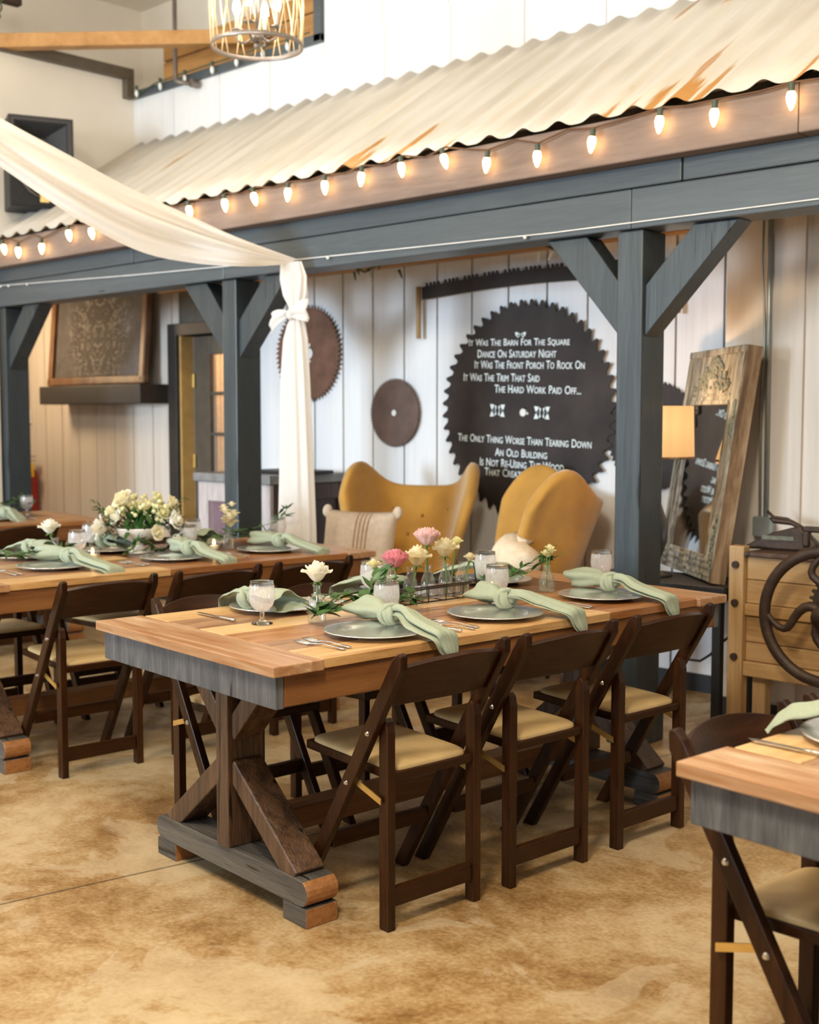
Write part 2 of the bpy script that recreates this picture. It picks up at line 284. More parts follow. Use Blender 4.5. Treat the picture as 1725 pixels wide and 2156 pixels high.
M['tagyellow'] = plain('yellow_tag', (0.7, 0.45, 0.03), 0.6)
M['plate_white'] = plain('switch_plate', (0.70, 0.70, 0.68), 0.4)
M['greenery'] = plain('dark_greenery', (0.03, 0.075, 0.03), 0.5, 0, 0.4, 25)
def damask_mat():
    """mirrored scroll ornament, grey on brown, worn"""
    m, nt, b = newmat('damask_canvas'); L = nt.links.new
    tc = N(nt, 'ShaderNodeTexCoord'); sp = N(nt, 'ShaderNodeSeparateXYZ'); L(tc.outputs['Object'], sp.inputs[0])
    ab = N(nt, 'ShaderNodeMath', operation='ABSOLUTE'); L(sp.outputs['X'], ab.inputs[0])
    cb = N(nt, 'ShaderNodeCombineXYZ'); L(ab.outputs[0], cb.inputs[0]); L(sp.outputs['Z'], cb.inputs[1])
    n = N(nt, 'ShaderNodeTexNoise'); n.inputs['Scale'].default_value = 8; n.inputs['Detail'].default_value = 1.5; n.inputs['Distortion'].default_value = 2.2
    L(cb.outputs[0], n.inputs['Vector'])
    r = ramp(nt, [(0.44, (0.050, 0.038, 0.032)), (0.50, (0.10, 0.088, 0.082)), (0.54, (0.27, 0.25, 0.23)), (0.58, (0.045, 0.032, 0.024))]); L(n.outputs['Fac'], r.inputs['Fac'])
    # ornament fades out away from the centre of the panel
    ln = N(nt, 'ShaderNodeVectorMath', operation='LENGTH'); L(cb.outputs[0], ln.inputs[0])
    fr = ramp(nt, [(0.30, (1,) * 3), (0.50, (0.12,) * 3)]); L(ln.outputs['Value'], fr.inputs['Fac'])
    n2 = N(nt, 'ShaderNodeTexNoise'); n2.inputs['Scale'].default_value = 6; n2.inputs['Detail'].default_value = 8; L(tc.outputs['Object'], n2.inputs['Vector'])
    r2 = ramp(nt, [(0.3, (0.052, 0.044, 0.044)), (0.7, (0.115, 0.104, 0.104))]); L(n2.outputs['Fac'], r2.inputs['Fac'])
    mx = N(nt, 'ShaderNodeMix', data_type='RGBA'); L(fr.outputs['Color'], mx.inputs[0]); L(r2.outputs['Color'], mx.inputs[6]); L(r.outputs['Color'], mx.inputs[7])
    L(mx.outputs[2], b.inputs['Base Color']); b.inputs['Roughness'].default_value = 0.7
    return m
M['damask'] = damask_mat()

# ------------------------------------------------------------------ mesh helpers
def frame(p, q, up=(0, 0, 1)):
    z = (Vector(q) - Vector(p)).normalized(); u = Vector(up)
    x = u.cross(z)
    if x.length < 1e-5: x = Vector((1, 0, 0)).cross(z)
    x.normalize(); y = z.cross(x)
    return x, y, z
class MB:
    def __init__(s): s.b = bmesh.new()
    def poly(s, vs): 
        try: return s.b.faces.new(vs)
        except ValueError: return None
    def box(s, x0, x1, y0, y1, z0, z1):
        v = [s.b.verts.new((x, y, z)) for z in (z0, z1) for x, y in ((x0, y0), (x1, y0), (x1, y1), (x0, y1))]
        for f in ((3, 2, 1, 0), (4, 5, 6, 7), (0, 1, 5, 4), (1, 2, 6, 5), (2, 3, 7, 6), (3, 0, 4, 7)): s.poly([v[i] for i in f])
        return s
    def beam(s, p, q, w, h, up=(0, 0, 1)):
        """rectangular bar p->q; w across, h along `up`"""
        x, y, z = frame(p, q, up); p = Vector(p); q = Vector(q)
        v = [s.b.verts.new(c + x * a * w / 2 + y * d * h / 2) for c in (p, q) for a, d in ((-1, -1), (1, -1), (1, 1), (-1, 1))]
        for f in ((3, 2, 1, 0), (4, 5, 6, 7), (0, 1, 5, 4), (1, 2, 6, 5), (2, 3, 7, 6), (3, 0, 4, 7)): s.poly([v[i] for i in f])
        return s
    def prism(s, pts, d, mat=None):
        """outline pts (3D) extruded by vector d"""
        d = Vector(d); a = [s.b.verts.new(Vector(p)) for p in pts]; c = [s.b.verts.new(Vector(p) + d) for p in pts]
        s.poly(a[::-1]); s.poly(c); n = len(a)
        for i in range(n): s.poly([a[i], a[(i + 1) % n], c[(i + 1) % n], c[i]])
        return s
    def cyl(s, p, q, r0, r1=None, n=12, cap=True):
        r1 = r0 if r1 is None else r1; x, y, z = frame(p, q); p = Vector(p); q = Vector(q)
        A = [s.b.verts.new(p + (x * math.cos(2 * PI * i / n) + y * math.sin(2 * PI * i / n)) * r0) for i in range(n)]
        B = [s.b.verts.new(q + (x * math.cos(2 * PI * i / n) + y * math.sin(2 * PI * i / n)) * r1) for i in range(n)]
        for i in range(n): s.poly([A[i], A[(i + 1) % n], B[(i + 1) % n], B[i]])
        if cap: s.poly(A[::-1]); s.poly(B)
        return s
    def tube(s, pts, r, n=8, closed=False):
        pts = [Vector(p) for p in pts]; k = len(pts); rr = r if isinstance(r, (list, tuple)) else [r] * k
        rings = []; px = None
        for i, p in enumerate(pts):
            a = pts[(i - 1) % k] if (closed or i > 0) else p; c = pts[(i + 1) % k] if (closed or i < k - 1) else p
            t = (c - a).normalized()
            if px is None:
                px = Vector((0, 0, 1)).cross(t)
                if px.length < 1e-3: px = Vector((1, 0, 0)).cross(t)
            px = (px - t * px.dot(t)).normalized(); py = t.cross(px)
            rings.append([s.b.verts.new(p + (px * math.cos(2 * PI * j / n) + py * math.sin(2 * PI * j / n)) * rr[i]) for j in range(n)])
        for i in range(k if closed else k - 1):
            A, B = rings[i], rings[(i + 1) % k]
            for j in range(n): s.poly([A[j], A[(j + 1) % n], B[(j + 1) % n], B[j]])
        if not closed: s.poly(rings[0][::-1]); s.poly(rings[-1])
        return s
    def lathe(s, prof, c=(0, 0, 0), n=28, rib=0, ribamp=0.0):
        c = Vector(c); rings = []
        for r, z in prof:
            if r < 1e-6: rings.append([s.b.verts.new(c + Vector((0, 0, z)))])
            else:
                rings.append([s.b.verts.new(c + Vector((math.cos(2 * PI * i / n), math.sin(2 * PI * i / n), 0)) * r * (1 + (ribamp * math.cos(rib * 2 * PI * i / n) if rib else 0)) + Vector((0, 0, z))) for i in range(n)])
        for A, B in zip(rings, rings[1:]):
            if len(A) == 1 and len(B) == 1: continue
            for i in range(n):
                a0, a1 = A[i % len(A)], A[(i + 1) % len(A)]; b0, b1 = B[i % len(B)], B[(i + 1) % len(B)]
                s.poly([v for k, v in enumerate((a0, a1, b1, b0)) if not (len(A) == 1 and k == 1) and not (len(B) == 1 and k == 2)])
        return s
    def ball(s, c, r, n=12, m=8, sc=(1, 1, 1)):
        c = Vector(c); rings = []
        for i in range(m + 1):
            t = PI * i / m
            if i in (0, m): rings.append([s.b.verts.new(c + Vector((0, 0, math.cos(t) * r * sc[2])))])
            else: rings.append([s.b.verts.new(c + Vector((math.sin(t) * math.cos(2 * PI * j / n) * r * sc[0], math.sin(t) * math.sin(2 * PI * j / n) * r * sc[1], math.cos(t) * r * sc[2]))) for j in range(n)])
        for A, B in zip(rings, rings[1:]):
            for j in range(n):
                q = []
                for v in (A[j % len(A)], A[(j + 1) % len(A)], B[(j + 1) % len(B)], B[j % len(B)]):
                    if v not in q: q.append(v)
                s.poly(q)
        return s
    def grid(s, fn, nu, nv, wrapu=False):
        g = [[s.b.verts.new(Vector(fn(i / nu, j / nv))) for j in range(nv + 1)] for i in range(nu + (0 if wrapu else 1))]
        k = len(g)
        for i in range(nu):
            for j in range(nv): s.poly([g[i][j], g[(i + 1) % k][j], g[(i + 1) % k][j + 1], g[i][j + 1]])
        return s
    def build(s, name, mat, parent=None, loc=(0, 0, 0), rz=0, smooth=False, bevel=0, solid=0, sub=0, seg=2, flip=False):
        bmesh.ops.recalc_face_normals(s.b, faces=s.b.faces)
        me = bpy.data.meshes.new(name); s.b.to_mesh(me); s.b.free()
        me.materials.append(mat)
        if smooth: me.polygons.foreach_set('use_smooth', [True] * len(me.polygons))
        o = bpy.data.objects.new(name, me); C.objects.link(o)
        o.location = loc; o.rotation_euler = (0, 0, rz)
        if parent: o.parent = parent
        if solid: 
            d = o.modifiers.new('thick', 'SOLIDIFY'); d.thickness = solid; d.offset = 0
        if sub:
            d = o.modifiers.new('smooth', 'SUBSURF'); d.levels = sub; d.render_levels = sub
        if bevel:
            d = o.modifiers.new('bevel', 'BEVEL'); d.width = bevel; d.segments = seg; d.limit_method = 'ANGLE'; d.angle_limit = math.radians(40)
        return o
def thing(name, label, cat, loc=(0, 0, 0), rz=0, group=None):
    o = bpy.data.objects.new(name, None); o.empty_display_size = 0.1; C.objects.link(o)
    o.location = loc; o.rotation_euler = (0, 0, rz)
    return tag(o, label, cat, group)
def tag(o, label, cat, group=None):
    o['label'] = label; o['category'] = cat
    if group: o['group'] = group
    return o
def struct(o, label=None):
    o['kind'] = 'structure'
    if label: o['label'] = label
    return o
def dup(root, loc, rz, label, group=None):
    r = root.copy(); C.objects.link(r); r.location = loc; r.rotation_euler = (0, 0, rz); r['label'] = label
    if group: r['group'] = group
    for ch in list(root.children):
        c = ch.copy(); C.objects.link(c); c.parent = r
        for g in list(ch.children):
            d = g.copy(); C.objects.link(d); d.parent = c
    return r

# ------------------------------------------------------------------ the room
WALLY = 5.545
struct(MB().box(-11.5, 3.0, -3.5, 7.0, -0.12, 0).build('floor', M['floor']), 'stained tan concrete floor')
struct(MB().box(-11.5, 3.0, -1.5, 7.0, 4.85, 4.95).build('ceiling', M['plaster']))
def boards(x0, x1, y, z0, z1, pitch, gap, t, first=None):
    m = MB(); x = x0 if first is None else first
    while x < x1:
        m.box(max(x0, x + gap / 2), min(x1, x + pitch - gap / 2), y, y + t, z0, z1); x += pitch
    return m
# porch wall: separate board runs left of the door, right of the door, over the door
random.seed(3)
DX0, DX1, DZ = -7.63, -6.78, 2.0
wl = boards(-10.6, DX0, WALLY, 0.0, 2.62, 0.262, 0.010, 0.02); wl_o = wl.build('wall_back', M['tanboard']); struct(wl_o, 'cream vertical board wall behind the painting')
m = boards(-6.405, -2.89, WALLY, 0.0, 2.62, 0.274, 0.013, 0.02); m.box(DX1, -6.412, WALLY, WALLY + 0.02, 0, 2.62)
struct(m.build('wall_back.001', M['board']), 'white vertical board wall under the porch roof')
m = MB().box(-10.6, DX0, WALLY + 0.02, WALLY + 0.12, 0, 3.25).box(DX1, 3.0, WALLY + 0.02, WALLY + 0.12, 0, 3.0).box(DX0, DX1, WALLY + 0.02, WALLY + 0.12, DZ, 3.2).box(DX0, DX1, WALLY, WALLY + 0.02, DZ, 2.62)
struct(m.build('wall_back.002', M['gap']), 'dark backing seen between the wall boards')
# projecting wall bay at the right
m = MB()
for i in range(9): m.box(-2.89 + i * 0.36 + 0.004, -2.89 + (i + 1) * 0.36 - 0.004, 5.15, 5.17, 0, 2.75)
m.box(-2.89, 1.5, 5.17, WALLY, 0, 2.75); m.box(-2.56, -2.50, 5.135, 5.15, 0, 2.75)
struct(m.build('wall_right_bay', M['tanboard']), 'cream projecting wall bay at the right')
m = MB().box(-10.6, DX0 - 0.12, WALLY - 0.02, WALLY, 0, 0.09).box(DX1 + 0.1, -2.9, WALLY - 0.02, WALLY, 0, 0.09)
struct(m.build('baseboard_back', M['base']))
struct(MB().box(-2.91, 1.5, 5.13, 5.15, 0, 0.095).build('baseboard_right', M['base']))
struct(MB().box(-10.7, -10.6, 4.4, WALLY + 0.1, 0, 3.2).build('wall_porch_end', M['tanboard']))
# upper wall over the porch roof, clerestory opening at the left
UX0, UX1, UZ = -8.10, -6.04, 3.86
m = boards(-8.2, 1.5, WALLY, 3.30, UZ - 0.055, 0.545, 0.006, 0.02); 
b2 = boards(UX1, 1.5, WALLY, UZ - 0.055, 4.85, 0.545, 0.006, 0.02)
m.b.from_mesh((lambda me: (b2.b.to_mesh(me), me)[1])(bpy.data.meshes.new('tmp')))
struct(m.build('wall_back_upper', M['board']), 'bright white upper board wall above the porch roof')
m = MB().box(-8.2, 1.5, WALLY + 0.02, WALLY + 0.1, 3.0, UZ - 0.06).box(UX1 + 0.01, 1.5, WALLY + 0.02, WALLY + 0.1, UZ - 0.06, 4.85)
struct(m.build('wall_back_upper.001', M['plaster']))
m = MB().box(UX0, UX1 + 0.02, WALLY - 0.035, WALLY + 0.05, UZ - 0.055, UZ + 0.0).box(UX1 - 0.05, UX1 + 0.02, WALLY - 0.035, WALLY + 0.05, UZ - 0.05, 4.84)
struct(m.build('window_1', M['slate_x'], bevel=0.004), 'dark frame of the high clerestory opening')
struct(MB().box(-9.2, UX1, 6.3, 6.4, 3.6, 4.85).build('wall_clerestory', M['plaster']))
struct(MB().box(UX0 - 1.0, UX1, WALLY + 0.1, 6.3, 3.70, 3.80).build('trim_2', M['plaster']))
w = MB().box(-8.06, -6.05, 5.75, 5.79, 3.81, 4.105).box(-8.06, -6.05, 5.75, 5.79, 4.117, 4.24)
struct(w.build('trim_3', M['honey_x']), 'honey coloured boards inside the clerestory opening')
# left wall over the porch end, stepped back above the ledge
struct(MB().box(-8.46, -8.16, -1.5, 4.38, 0, 3.94).box(-8.46, -8.16, 4.38, WALLY, 2.5, 3.94).build('wall_left', M['plaster']), 'cream left wall behind the loudspeaker')
struct(MB().box(-8.5, -8.10, -1.5, WALLY - 0.036, 3.94, 4.02).box(-8.17, -8.10, 5.44, WALLY - 0.036, 3.80, 3.94).build('trim_1', M['doorpaint'], bevel=0.004), 'grey brown cap along the ledge of the left wall')
struct(MB().box(-9.3, -9.14, -1.5, 6.3, 3.9, 4.85).build('wall_left_upper', M['plaster']))
struct(MB().box(-9.2, -8.46, -1.5, 6.3, 3.88, 3.94).build('trim_4', M['plaster']))
# door with curtained lights
struct(MB().box(DX0 - 0.11, DX0, WALLY - 0.03, WALLY + 0.12, 0, DZ + 0.09).box(DX1, DX1 + 0.09, WALLY - 0.03, WALLY + 0.12, 0, DZ + 0.09).box(DX0, DX1, WALLY - 0.03, WALLY + 0.12, DZ, DZ + 0.09).build('trim_5', M['umber'], bevel=0.004), 'dark door casing')
d = struct(MB().box(DX0 + 0.022, DX0 + 0.21, 5.66, 5.70, 0, DZ).box(DX1 - 0.10, DX1, 5.66, 5.70, 0, DZ).box(DX0 + 0.21, DX1 - 0.1, 5.66, 5.70, 0, 0.98).box(DX0 + 0.21, DX1 - 0.1, 5.66, 5.70, 1.86, DZ)
    .box(DX0 + 0.21, DX1 - 0.1, 5.665, 5.69, 1.26, 1.285).box(DX0 + 0.21, DX1 - 0.1, 5.665, 5.69, 1.56, 1.585).box(-7.13, -7.105, 5.665, 5.69, 0.98, 1.86).build('door_1', M['doorpaint'], bevel=0.003), 'grey brown door with curtained glass lights')
MB().box(DX0 + 0.001, DX0 + 0.02, WALLY, 5.66, 0, DZ).build('door_jamb', M['jamb'], d)
for hz in (1.02, 1.62): MB().cyl((DX0 + 0.035, 5.648, hz), (DX0 + 0.035, 5.648, hz + 0.1), 0.012).build('hinge', M['brass'], d)
MB().grid(lambda u, v: (DX0 + 0.2 + u * 0.6, 5.72 + 0.012 * math.sin(u * 60 + 0.6 * math.sin(v * 5)), 0.95 + v * 0.92), 90, 6).build('curtain', M['curtain'], d, smooth=True)
struct(MB().box(-8.2, -6.3, 6.5, 6.55, 0, 2.6).box(-8.2, -6.3, 5.70, 6.5, 2.55, 2.6).build('wall_back_room', M['jamb']))
point('back_room_lamp', (-7.25, 6.15, 1.9), 22, WARM, 0.1)

# ------------------------------------------------------------------ porch: beam, fascia, posts, roof
BX0, BX1 = -8.9, 1.5
t = thing('porch_beam', 'long slate grey porch beam resting on the posts', 'beam', (0, 4.38, 2.17))
m = MB()
for a, b_ in ((BX0, -5.6), (-5.6, -2.9), (-2.9, BX1)): m.box(a + 0.0005, b_ - 0.0005, 0, 0.17, 0, 0.163)
m.build('lower_beam', M['slate_x'], t, bevel=0.006)
m = MB()
for a, b_ in ((BX0, -6.495), (-6.495, -2.665), (-2.665, BX1)): m.box(a + 0.003, b_ - 0.003, 0.004, 0.165, 0.167, 0.285)
m.build('upper_plate', M['slate_x'], t, bevel=0.006)
m = MB()
for a, b_ in ((BX0, -6.02), (-6.02, -2.13), (-2.13, BX1)): m.box(a + 0.001, b_ - 0.001, 4.29, 4.378, 2.425, 2.605)
tag(m.build('fascia_board', M['fascia'], bevel=0.006), 'pinkish brown rough fascia board behind the string lights', 'fascia')
tag(MB().box(-7.75, -2.95, 5.44, 5.535, 2.315, 2.46).build('ledger_board', M['honey_x'], bevel=0.004), 'orange brown ledger board along the wall under the porch roof', 'board')
for k in range(10):
    tag(MB().beam((0, -0.06, -0.04), (0, 1.04, 0.69), 0.045, 0.10).build('porch_rafter', M['umber'], None, (-8.0 + k * 0.61, 4.50, 2.515)), 'dark sloping rafter under the corrugated porch roof', 'rafter', 'rafters under the porch roof')
def roof_z(y): return 2.609 + (y - 4.272) * (3.452 - 2.609) / (5.54 - 4.272)
def rf(u, v):
    x = BX0 + 0.75 + u * (BX1 - BX0 - 0.75); y = 4.272 + v * 1.263
    ph = (x + 2.265) / 0.187
    c = 0.5 + 0.5 * math.cos(2 * PI * ph)
    return (x, y, roof_z(y) + 0.028 * c ** 1.8)
tag(MB().grid(rf, 1000, 6).build('corrugated_roof', M['roof'], smooth=True, solid=0.003), 'cream rust streaked corrugated metal porch roof', 'roof')
def post(x, label, br, bl, rr):
    t = thing('porch_post', label, 'post', (x, 4.40, 0), 0, None)
    MB().box(-0.062, 0.062, 0, 0.176, 0, 2.168).build('shaft', M['slate'], t, bevel=0.006)
    MB().box(-0.078, 0.078, -0.016, 0.192, 0, 0.20).build('plinth', M['slate'], t, bevel=0.005)
    if br: MB().prism([(0.062, 0.022, 1.73), (0.062, 0.022, 1.94), (0.285, 0.022, 2.168), (0.485, 0.022, 2.168)], (0, 0.11, 0)).build('brace', M['slate'], t, bevel=0.004)
    if bl: MB().prism([(-0.062, 0.022, 1.735), (-0.062, 0.022, 1.955), (-0.235, 0.022, 2.168), (-0.445, 0.022, 2.168)], (0, 0.11, 0)).build('brace', M['slate'], t, bevel=0.004)
    return t
post(-2.915, 'slate grey porch post with two braces right of the large lettered saw blade', 1, 1, 1)
post(-5.58, 'slate grey porch post with two braces beside the white hanging drape', 1, 1, 1)
post(-8.16, 'dark porch post at the left edge of the photo', 1, 0, 1)

# ------------------------------------------------------------------ string lights
BXS = [-2.14, -2.45, -2.69, -3.01, -3.29, -3.57, -3.82, -4.09, -4.36, -4.62, -4.90, -5.17, -5.42, -5.74, -6.0, -6.25, -6.5, -6.74, -7.0, -7.33, -7.63, -7.82, -8.05, -1.85, -1.55]
BZS = [2.549, 2.54, 2.552, 2.523, 2.505, 2.517, 2.567, 2.567, 2.559, 2.551, 2.551, 2.56, 2.557, 2.557, 2.55, 2.55, 2.55, 2.539, 2.553, 2.502, 2.505, 2.541, 2.54, 2.55, 2.545]
t = thing('string_lights', 'glowing warm string of bulbs hung along the porch fascia', 'string lights', (0, 4.265, 0))
pts = []
for x, z in sorted(zip(BXS, BZS)):
    pts += [(x - 0.13, 0.0, 2.592), (x, -0.004, z + 0.052)]
MB().tube([(-8.4, 0.0, 2.59)] + pts + [(-1.3, 0, 2.59)], 0.0045, 6).build('cord', M['cordbrown'], t, smooth=True)
random.seed(5)
for x, z in zip(BXS, BZS):
    a = random.uniform(-0.25, 0.25)
    o = MB().lathe([(0, -0.045), (0.006, -0.040), (0.015, -0.018), (0.0185, 0.002), (0.016, 0.017), (0.011, 0.024), (0, 0.026)], n=12).build('bulb', M['bulb'], t, (x, -0.012, z - 0.005), smooth=True)
    o.rotation_euler = (0.12, a, 0)
    MB().cyl((0, 0, 0.022), (0, 0, 0.052), 0.0115, 0.0125, 10).build('socket', M['socket'], o)
t = thing('fairy_wire', 'thin white fairy light wire along the grey porch beam', 'string lights', (0, 4.372, 0))
FP = [(-8.6, 0, 2.335), (-8.1, 0, 2.315), (-6.5, 0, 2.262), (-4.91, 0, 2.223), (-3.30, 0, 2.194), (-2.08, 0, 2.194), (0.5, 0, 2.20)]
MB().tube(FP, 0.0028, 6).build('wire', M['whitewire'], t)
for x, z in ((-8.08, 2.314), (-7.97, 2.310), (-7.72, 2.302), (-5.2, 2.225), (-4.72, 2.217), (-3.44, 2.194)):
    MB().ball((x, -0.008, z - 0.006), 0.009, 8, 6).build('tiny_bulb', M['unlit'], t, smooth=True)
t = thing('unlit_string_lights', 'unlit string lights hooked along the dark clerestory frame', 'string lights', (0, WALLY - 0.05, 0))
MB().tube([(-8.1, -0.01, 3.80), (-7.8, -0.005, 3.86), (-7.2, -0.005, 3.87), (-6.6, -0.005, 3.87), (-6.1, -0.005, 3.87)], 0.005, 6).build('cord', M['socket'], t)
for x in (-8.02, -7.72, -7.42, -7.10, -6.83, -6.55, -6.3):
    o = MB().lathe([(0, -0.05), (0.012, -0.03), (0.015, -0.012), (0.009, 0.01), (0, 0.011)], n=10).build('bulb', M['unlit'], t, (x, -0.022, 3.835), smooth=True)
    MB().cyl((0, 0, 0.008), (0, 0, 0.042), 0.012, n=10).build('socket', M['socket'], o)
t = thing('ledger_string_lights', 'small dark unlit string lights bunched on the ledger board under the roof', 'string lights', (0, 5.42, 2.31))
random.seed(8)
for cx_, n_ in ((-6.2, 5), (-5.42, 8), (-3.95, 7)):
    for k in range(n_):
        p = Vector((cx_ + random.uniform(-0.22, 0.22), random.uniform(-0.02, 0.0), random.uniform(-0.05, 0.05)))
        MB().cyl(p, p + Vector((random.uniform(-.03, .03), 0, -0.05)), 0.009, 0.004, 8).build('bulb', M['greenery'] if k % 3 else M['unlit'], t)
    MB().tube([(cx_ - 0.25, 0, 0.04), (cx_ - 0.1, -0.01, -0.02), (cx_ + 0.05, 0, 0.03), (cx_ + 0.25, -0.01, 0.02)], 0.006, 6).build('cord', M['greenery'], t)

# ------------------------------------------------------------------ tie beam, rod, coil of lights, loudspeaker
tag(MB().beam((-8.65, 3.95, 3.985), (-6.80, 5.71, 4.03), 0.10, 0.095).build('corner_tie_beam', M['honey_x'], bevel=0.004), 'honey coloured timber beam crossing the upper corner', 'beam')
t = thing('hanging_rod', 'thin grey metal rod hooked in front of the clerestory sill', 'rod', (-7.43, 5.40, 3.77))
MB().tube([(0, 0, 1.05), (0, 0, 0.06), (0.01, 0, 0.02), (0.05, 0, 0.0), (0.10, 0.10, 0.0)], 0.016, 10).build('pipe', M['rod'], t, smooth=True)
MB().cyl((0.10, 0.06, 0.0), (0.10, 0.115, 0.0), 0.03).build('flange', M['rod'], t)
t = thing('bracket_with_light_coil', 'dark wooden bracket wrapped with a coil of string lights, top left corner', 'bracket', (-8.10, 4.36, 4.03))
MB().box(-0.05, 0.02, -0.08, -0.01, -0.0, 0.34).box(-0.05, 0.02, -0.08, 0.22, 0.235, 0.30).build('arm', M['barwood'], t, bevel=0.004)
MB().tube([(0.05 + 0.015 * math.cos(a), -0.02 + 0.045 * math.cos(a) + 0.002 * a, 0.10 + 0.011 * a + 0.03 * math.sin(a)) for a in [i * 0.5 for i in range(40)]], 0.007, 6).build('light_coil', M['socket'], t, smooth=True)
for k in range(7): MB().ball((0.07, -0.035 + 0.02 * (k % 3), 0.10 + k * 0.033), 0.016, 8, 6, (1, 1, 1.5)).build('bulb', M['unlit'], t, smooth=True)
t = thing('loudspeaker', 'black loudspeaker mounted high on the left wall', 'loudspeaker', (-7.78, 4.53, 3.14), math.radians(-22))
MB().box(-0.38, -0.02, -0.245, 0.245, -0.30, 0.03).box(-0.38, -0.19, -0.245, 0.245, 0.03, 0.31).box(-0.19, -0.0, -0.245, -0.225, 0.03, 0.31).box(-0.19, -0.0, 0.225, 0.245, 0.03, 0.31).box(-0.19, -0.0, -0.225, 0.225, 0.29, 0.31).build('cabinet', M['speaker'], t, bevel=0.004)
MB().box(-0.02, 0.0, -0.245, 0.245, -0.30, 0.0).build('woofer_grille', M['grille'], t, bevel=0.01)
m = MB(); o4 = lambda y, z, x: [(x, -y, 0.165 - z), (x, y, 0.165 - z), (x, y, 0.165 + z), (x, -y, 0.165 + z)]
rings = [[m.b.verts.new(p) for p in o4(*q)] for q in ((0.225, 0.127, 0.0), (0.205, 0.112, 0.0), (0.19, 0.10, -0.02), (0.05, 0.03, -0.16), (0.045, 0.025, -0.165))]
for A, B in zip(rings, rings[1:]):
    for i in range(4): m.poly([A[i], A[(i + 1) % 4], B[(i + 1) % 4], B[i]])
m.poly(rings[-1])
MB().box(-0.02, 0.0, -0.245, 0.245, 0.0, 0.036).build('baffle', M['speaker'], t, bevel=0.006)
m.build('horn', M['horn'], t)
MB().box(0.0, 0.006, -0.02, 0.05, -0.27, -0.21).build('badge', M['badge'], t, bevel=0.003)
MB().tube([(0.01, -0.18, -0.02), (0.02, -0.17, -0.12), (0.02, -0.10, -0.2), (0.01, -0.02, -0.24)], 0.006, 6).build('cable', M['rod'], t, smooth=True)
MB().beam((-0.40, -0.10, 0), (-0.20, 0, 0), 0.12, 0.16).build('wall_bracket', M['blackmatte'], t)
t.scale = (0.9, 0.88, 1)

# ------------------------------------------------------------------ chandelier
t = thing('drum_chandelier', 'lit drum chandelier of pewter rings laced with rattan strands', 'chandelier', (-4.774, 3.954, 3.193))
R = 0.221
for z in (0.0, 0.36):
    MB().grid(lambda u, v, z=z: ((R + 0.004 * math.cos(2 * PI * v)) * math.cos(2 * PI * u), (R + 0.004 * math.cos(2 * PI * v)) * math.sin(2 * PI * u), z + 0.012 * math.sin(2 * PI * v)), 64, 10, True).build('ring', M['chandmetal'], t, smooth=True)
for k in range(30):
    a = 2 * PI * k / 30; dv = 0.32 if k % 2 else -0.26
    MB().tube([(R * math.cos(a), R * math.sin(a), 0.0), ((R + 0.008) * math.cos(a + dv * 0.5), (R + 0.008) * math.sin(a + dv * 0.5), 0.18), (R * math.cos(a + dv), R * math.sin(a + dv), 0.36)], 0.0036, 6).build('strand', M['rattan'], t, smooth=True)
MB().cyl((0, 0, 0.02), (0, 0, 1.66), 0.008).ball((0, 0, 0.04), 0.035, 12, 8, (1, 1, 0.8)).ball((0, 0, -0.0), 0.018, 10, 8).build('stem', M['chandmetal'], t, smooth=True)
for k in range(4):
    a = 2 * PI * k / 4 + 0.5; c_, s_ = math.cos(a), math.sin(a)
    arm = MB().tube([(0.02 * c_, 0.02 * s_, 0.04), (0.06 * c_, 0.06 * s_, 0.015), (0.10 * c_, 0.10 * s_, 0.03), (0.105 * c_, 0.105 * s_, 0.075)], 0.006, 8).lathe([(0, 0.072), (0.028, 0.078), (0.03, 0.086), (0, 0.088)], (0.105 * c_, 0.105 * s_, 0), 14).build('arm', M['chandmetal'], t, smooth=True)
    MB().cyl((0.105 * c_, 0.105 * s_, 0.085), (0.105 * c_, 0.105 * s_, 0.155), 0.011).build('candle_sleeve', M['candlesleeve'], arm)
    MB().lathe([(0, 0.155), (0.011, 0.158), (0.019, 0.18), (0.017, 0.205), (0.008, 0.235), (0, 0.25)], (0.105 * c_, 0.105 * s_, 0), 12).build('bulb', M['bulbhot'], arm, smooth=True)

# ------------------------------------------------------------------ sheer drape with bow
EU = [(-4.85, 4.275, 2.205), (-4.997, 4.0, 2.304), (-5.161, 3.8, 2.417), (-5.287, 3.55, 2.529), (-5.395, 3.25, 2.672), (-5.428, 2.95, 2.783), (-5.403, 2.6, 2.904), (-5.3, 2.0, 3.1), (-5.1, 1.2, 3.4)]
ED = [(-4.99, 4.275, 2.19), (-4.962, 4.0, 2.156), (-5.128, 3.8, 2.171), (-5.214, 3.55, 2.214), (-5.281, 3.25, 2.344), (-5.439, 2.95, 2.563), (-5.415, 2.6, 2.721), (-5.35, 2.0, 2.95), (-5.1, 1.2, 3.25)]
def cr(pts, u):
    n = len(pts) - 1; f = min(u * n, n - 1e-6); i = int(f); t_ = f - i
    P_ = [Vector(pts[max(0, min(n, i + k))]) for k in (-1, 0, 1, 2)]
    return 0.5 * ((2 * P_[1]) + (P_[2] - P_[0]) * t_ + (2 * P_[0] - 5 * P_[1] + 4 * P_[2] - P_[3]) * t_ ** 2 + (3 * P_[1] - P_[0] - 3 * P_[2] + P_[3]) * t_ ** 3)
def swag(u, v):
    a = cr(EU, u); b_ = cr(ED, u); p = a.lerp(b_, v)
    d = (0.050 * math.sin(v * PI * 5 + u * 3) + 0.028 * math.sin(v * 23 - u * 7)) * math.sin(PI * min(1, 0.12 + v * 0.88)) * min(1, 0.25 + u * 3) + 0.05 * math.sin(PI * v) * min(1, u * 2.5)
    return p + Vector((0.75, -0.65, 0)) * d
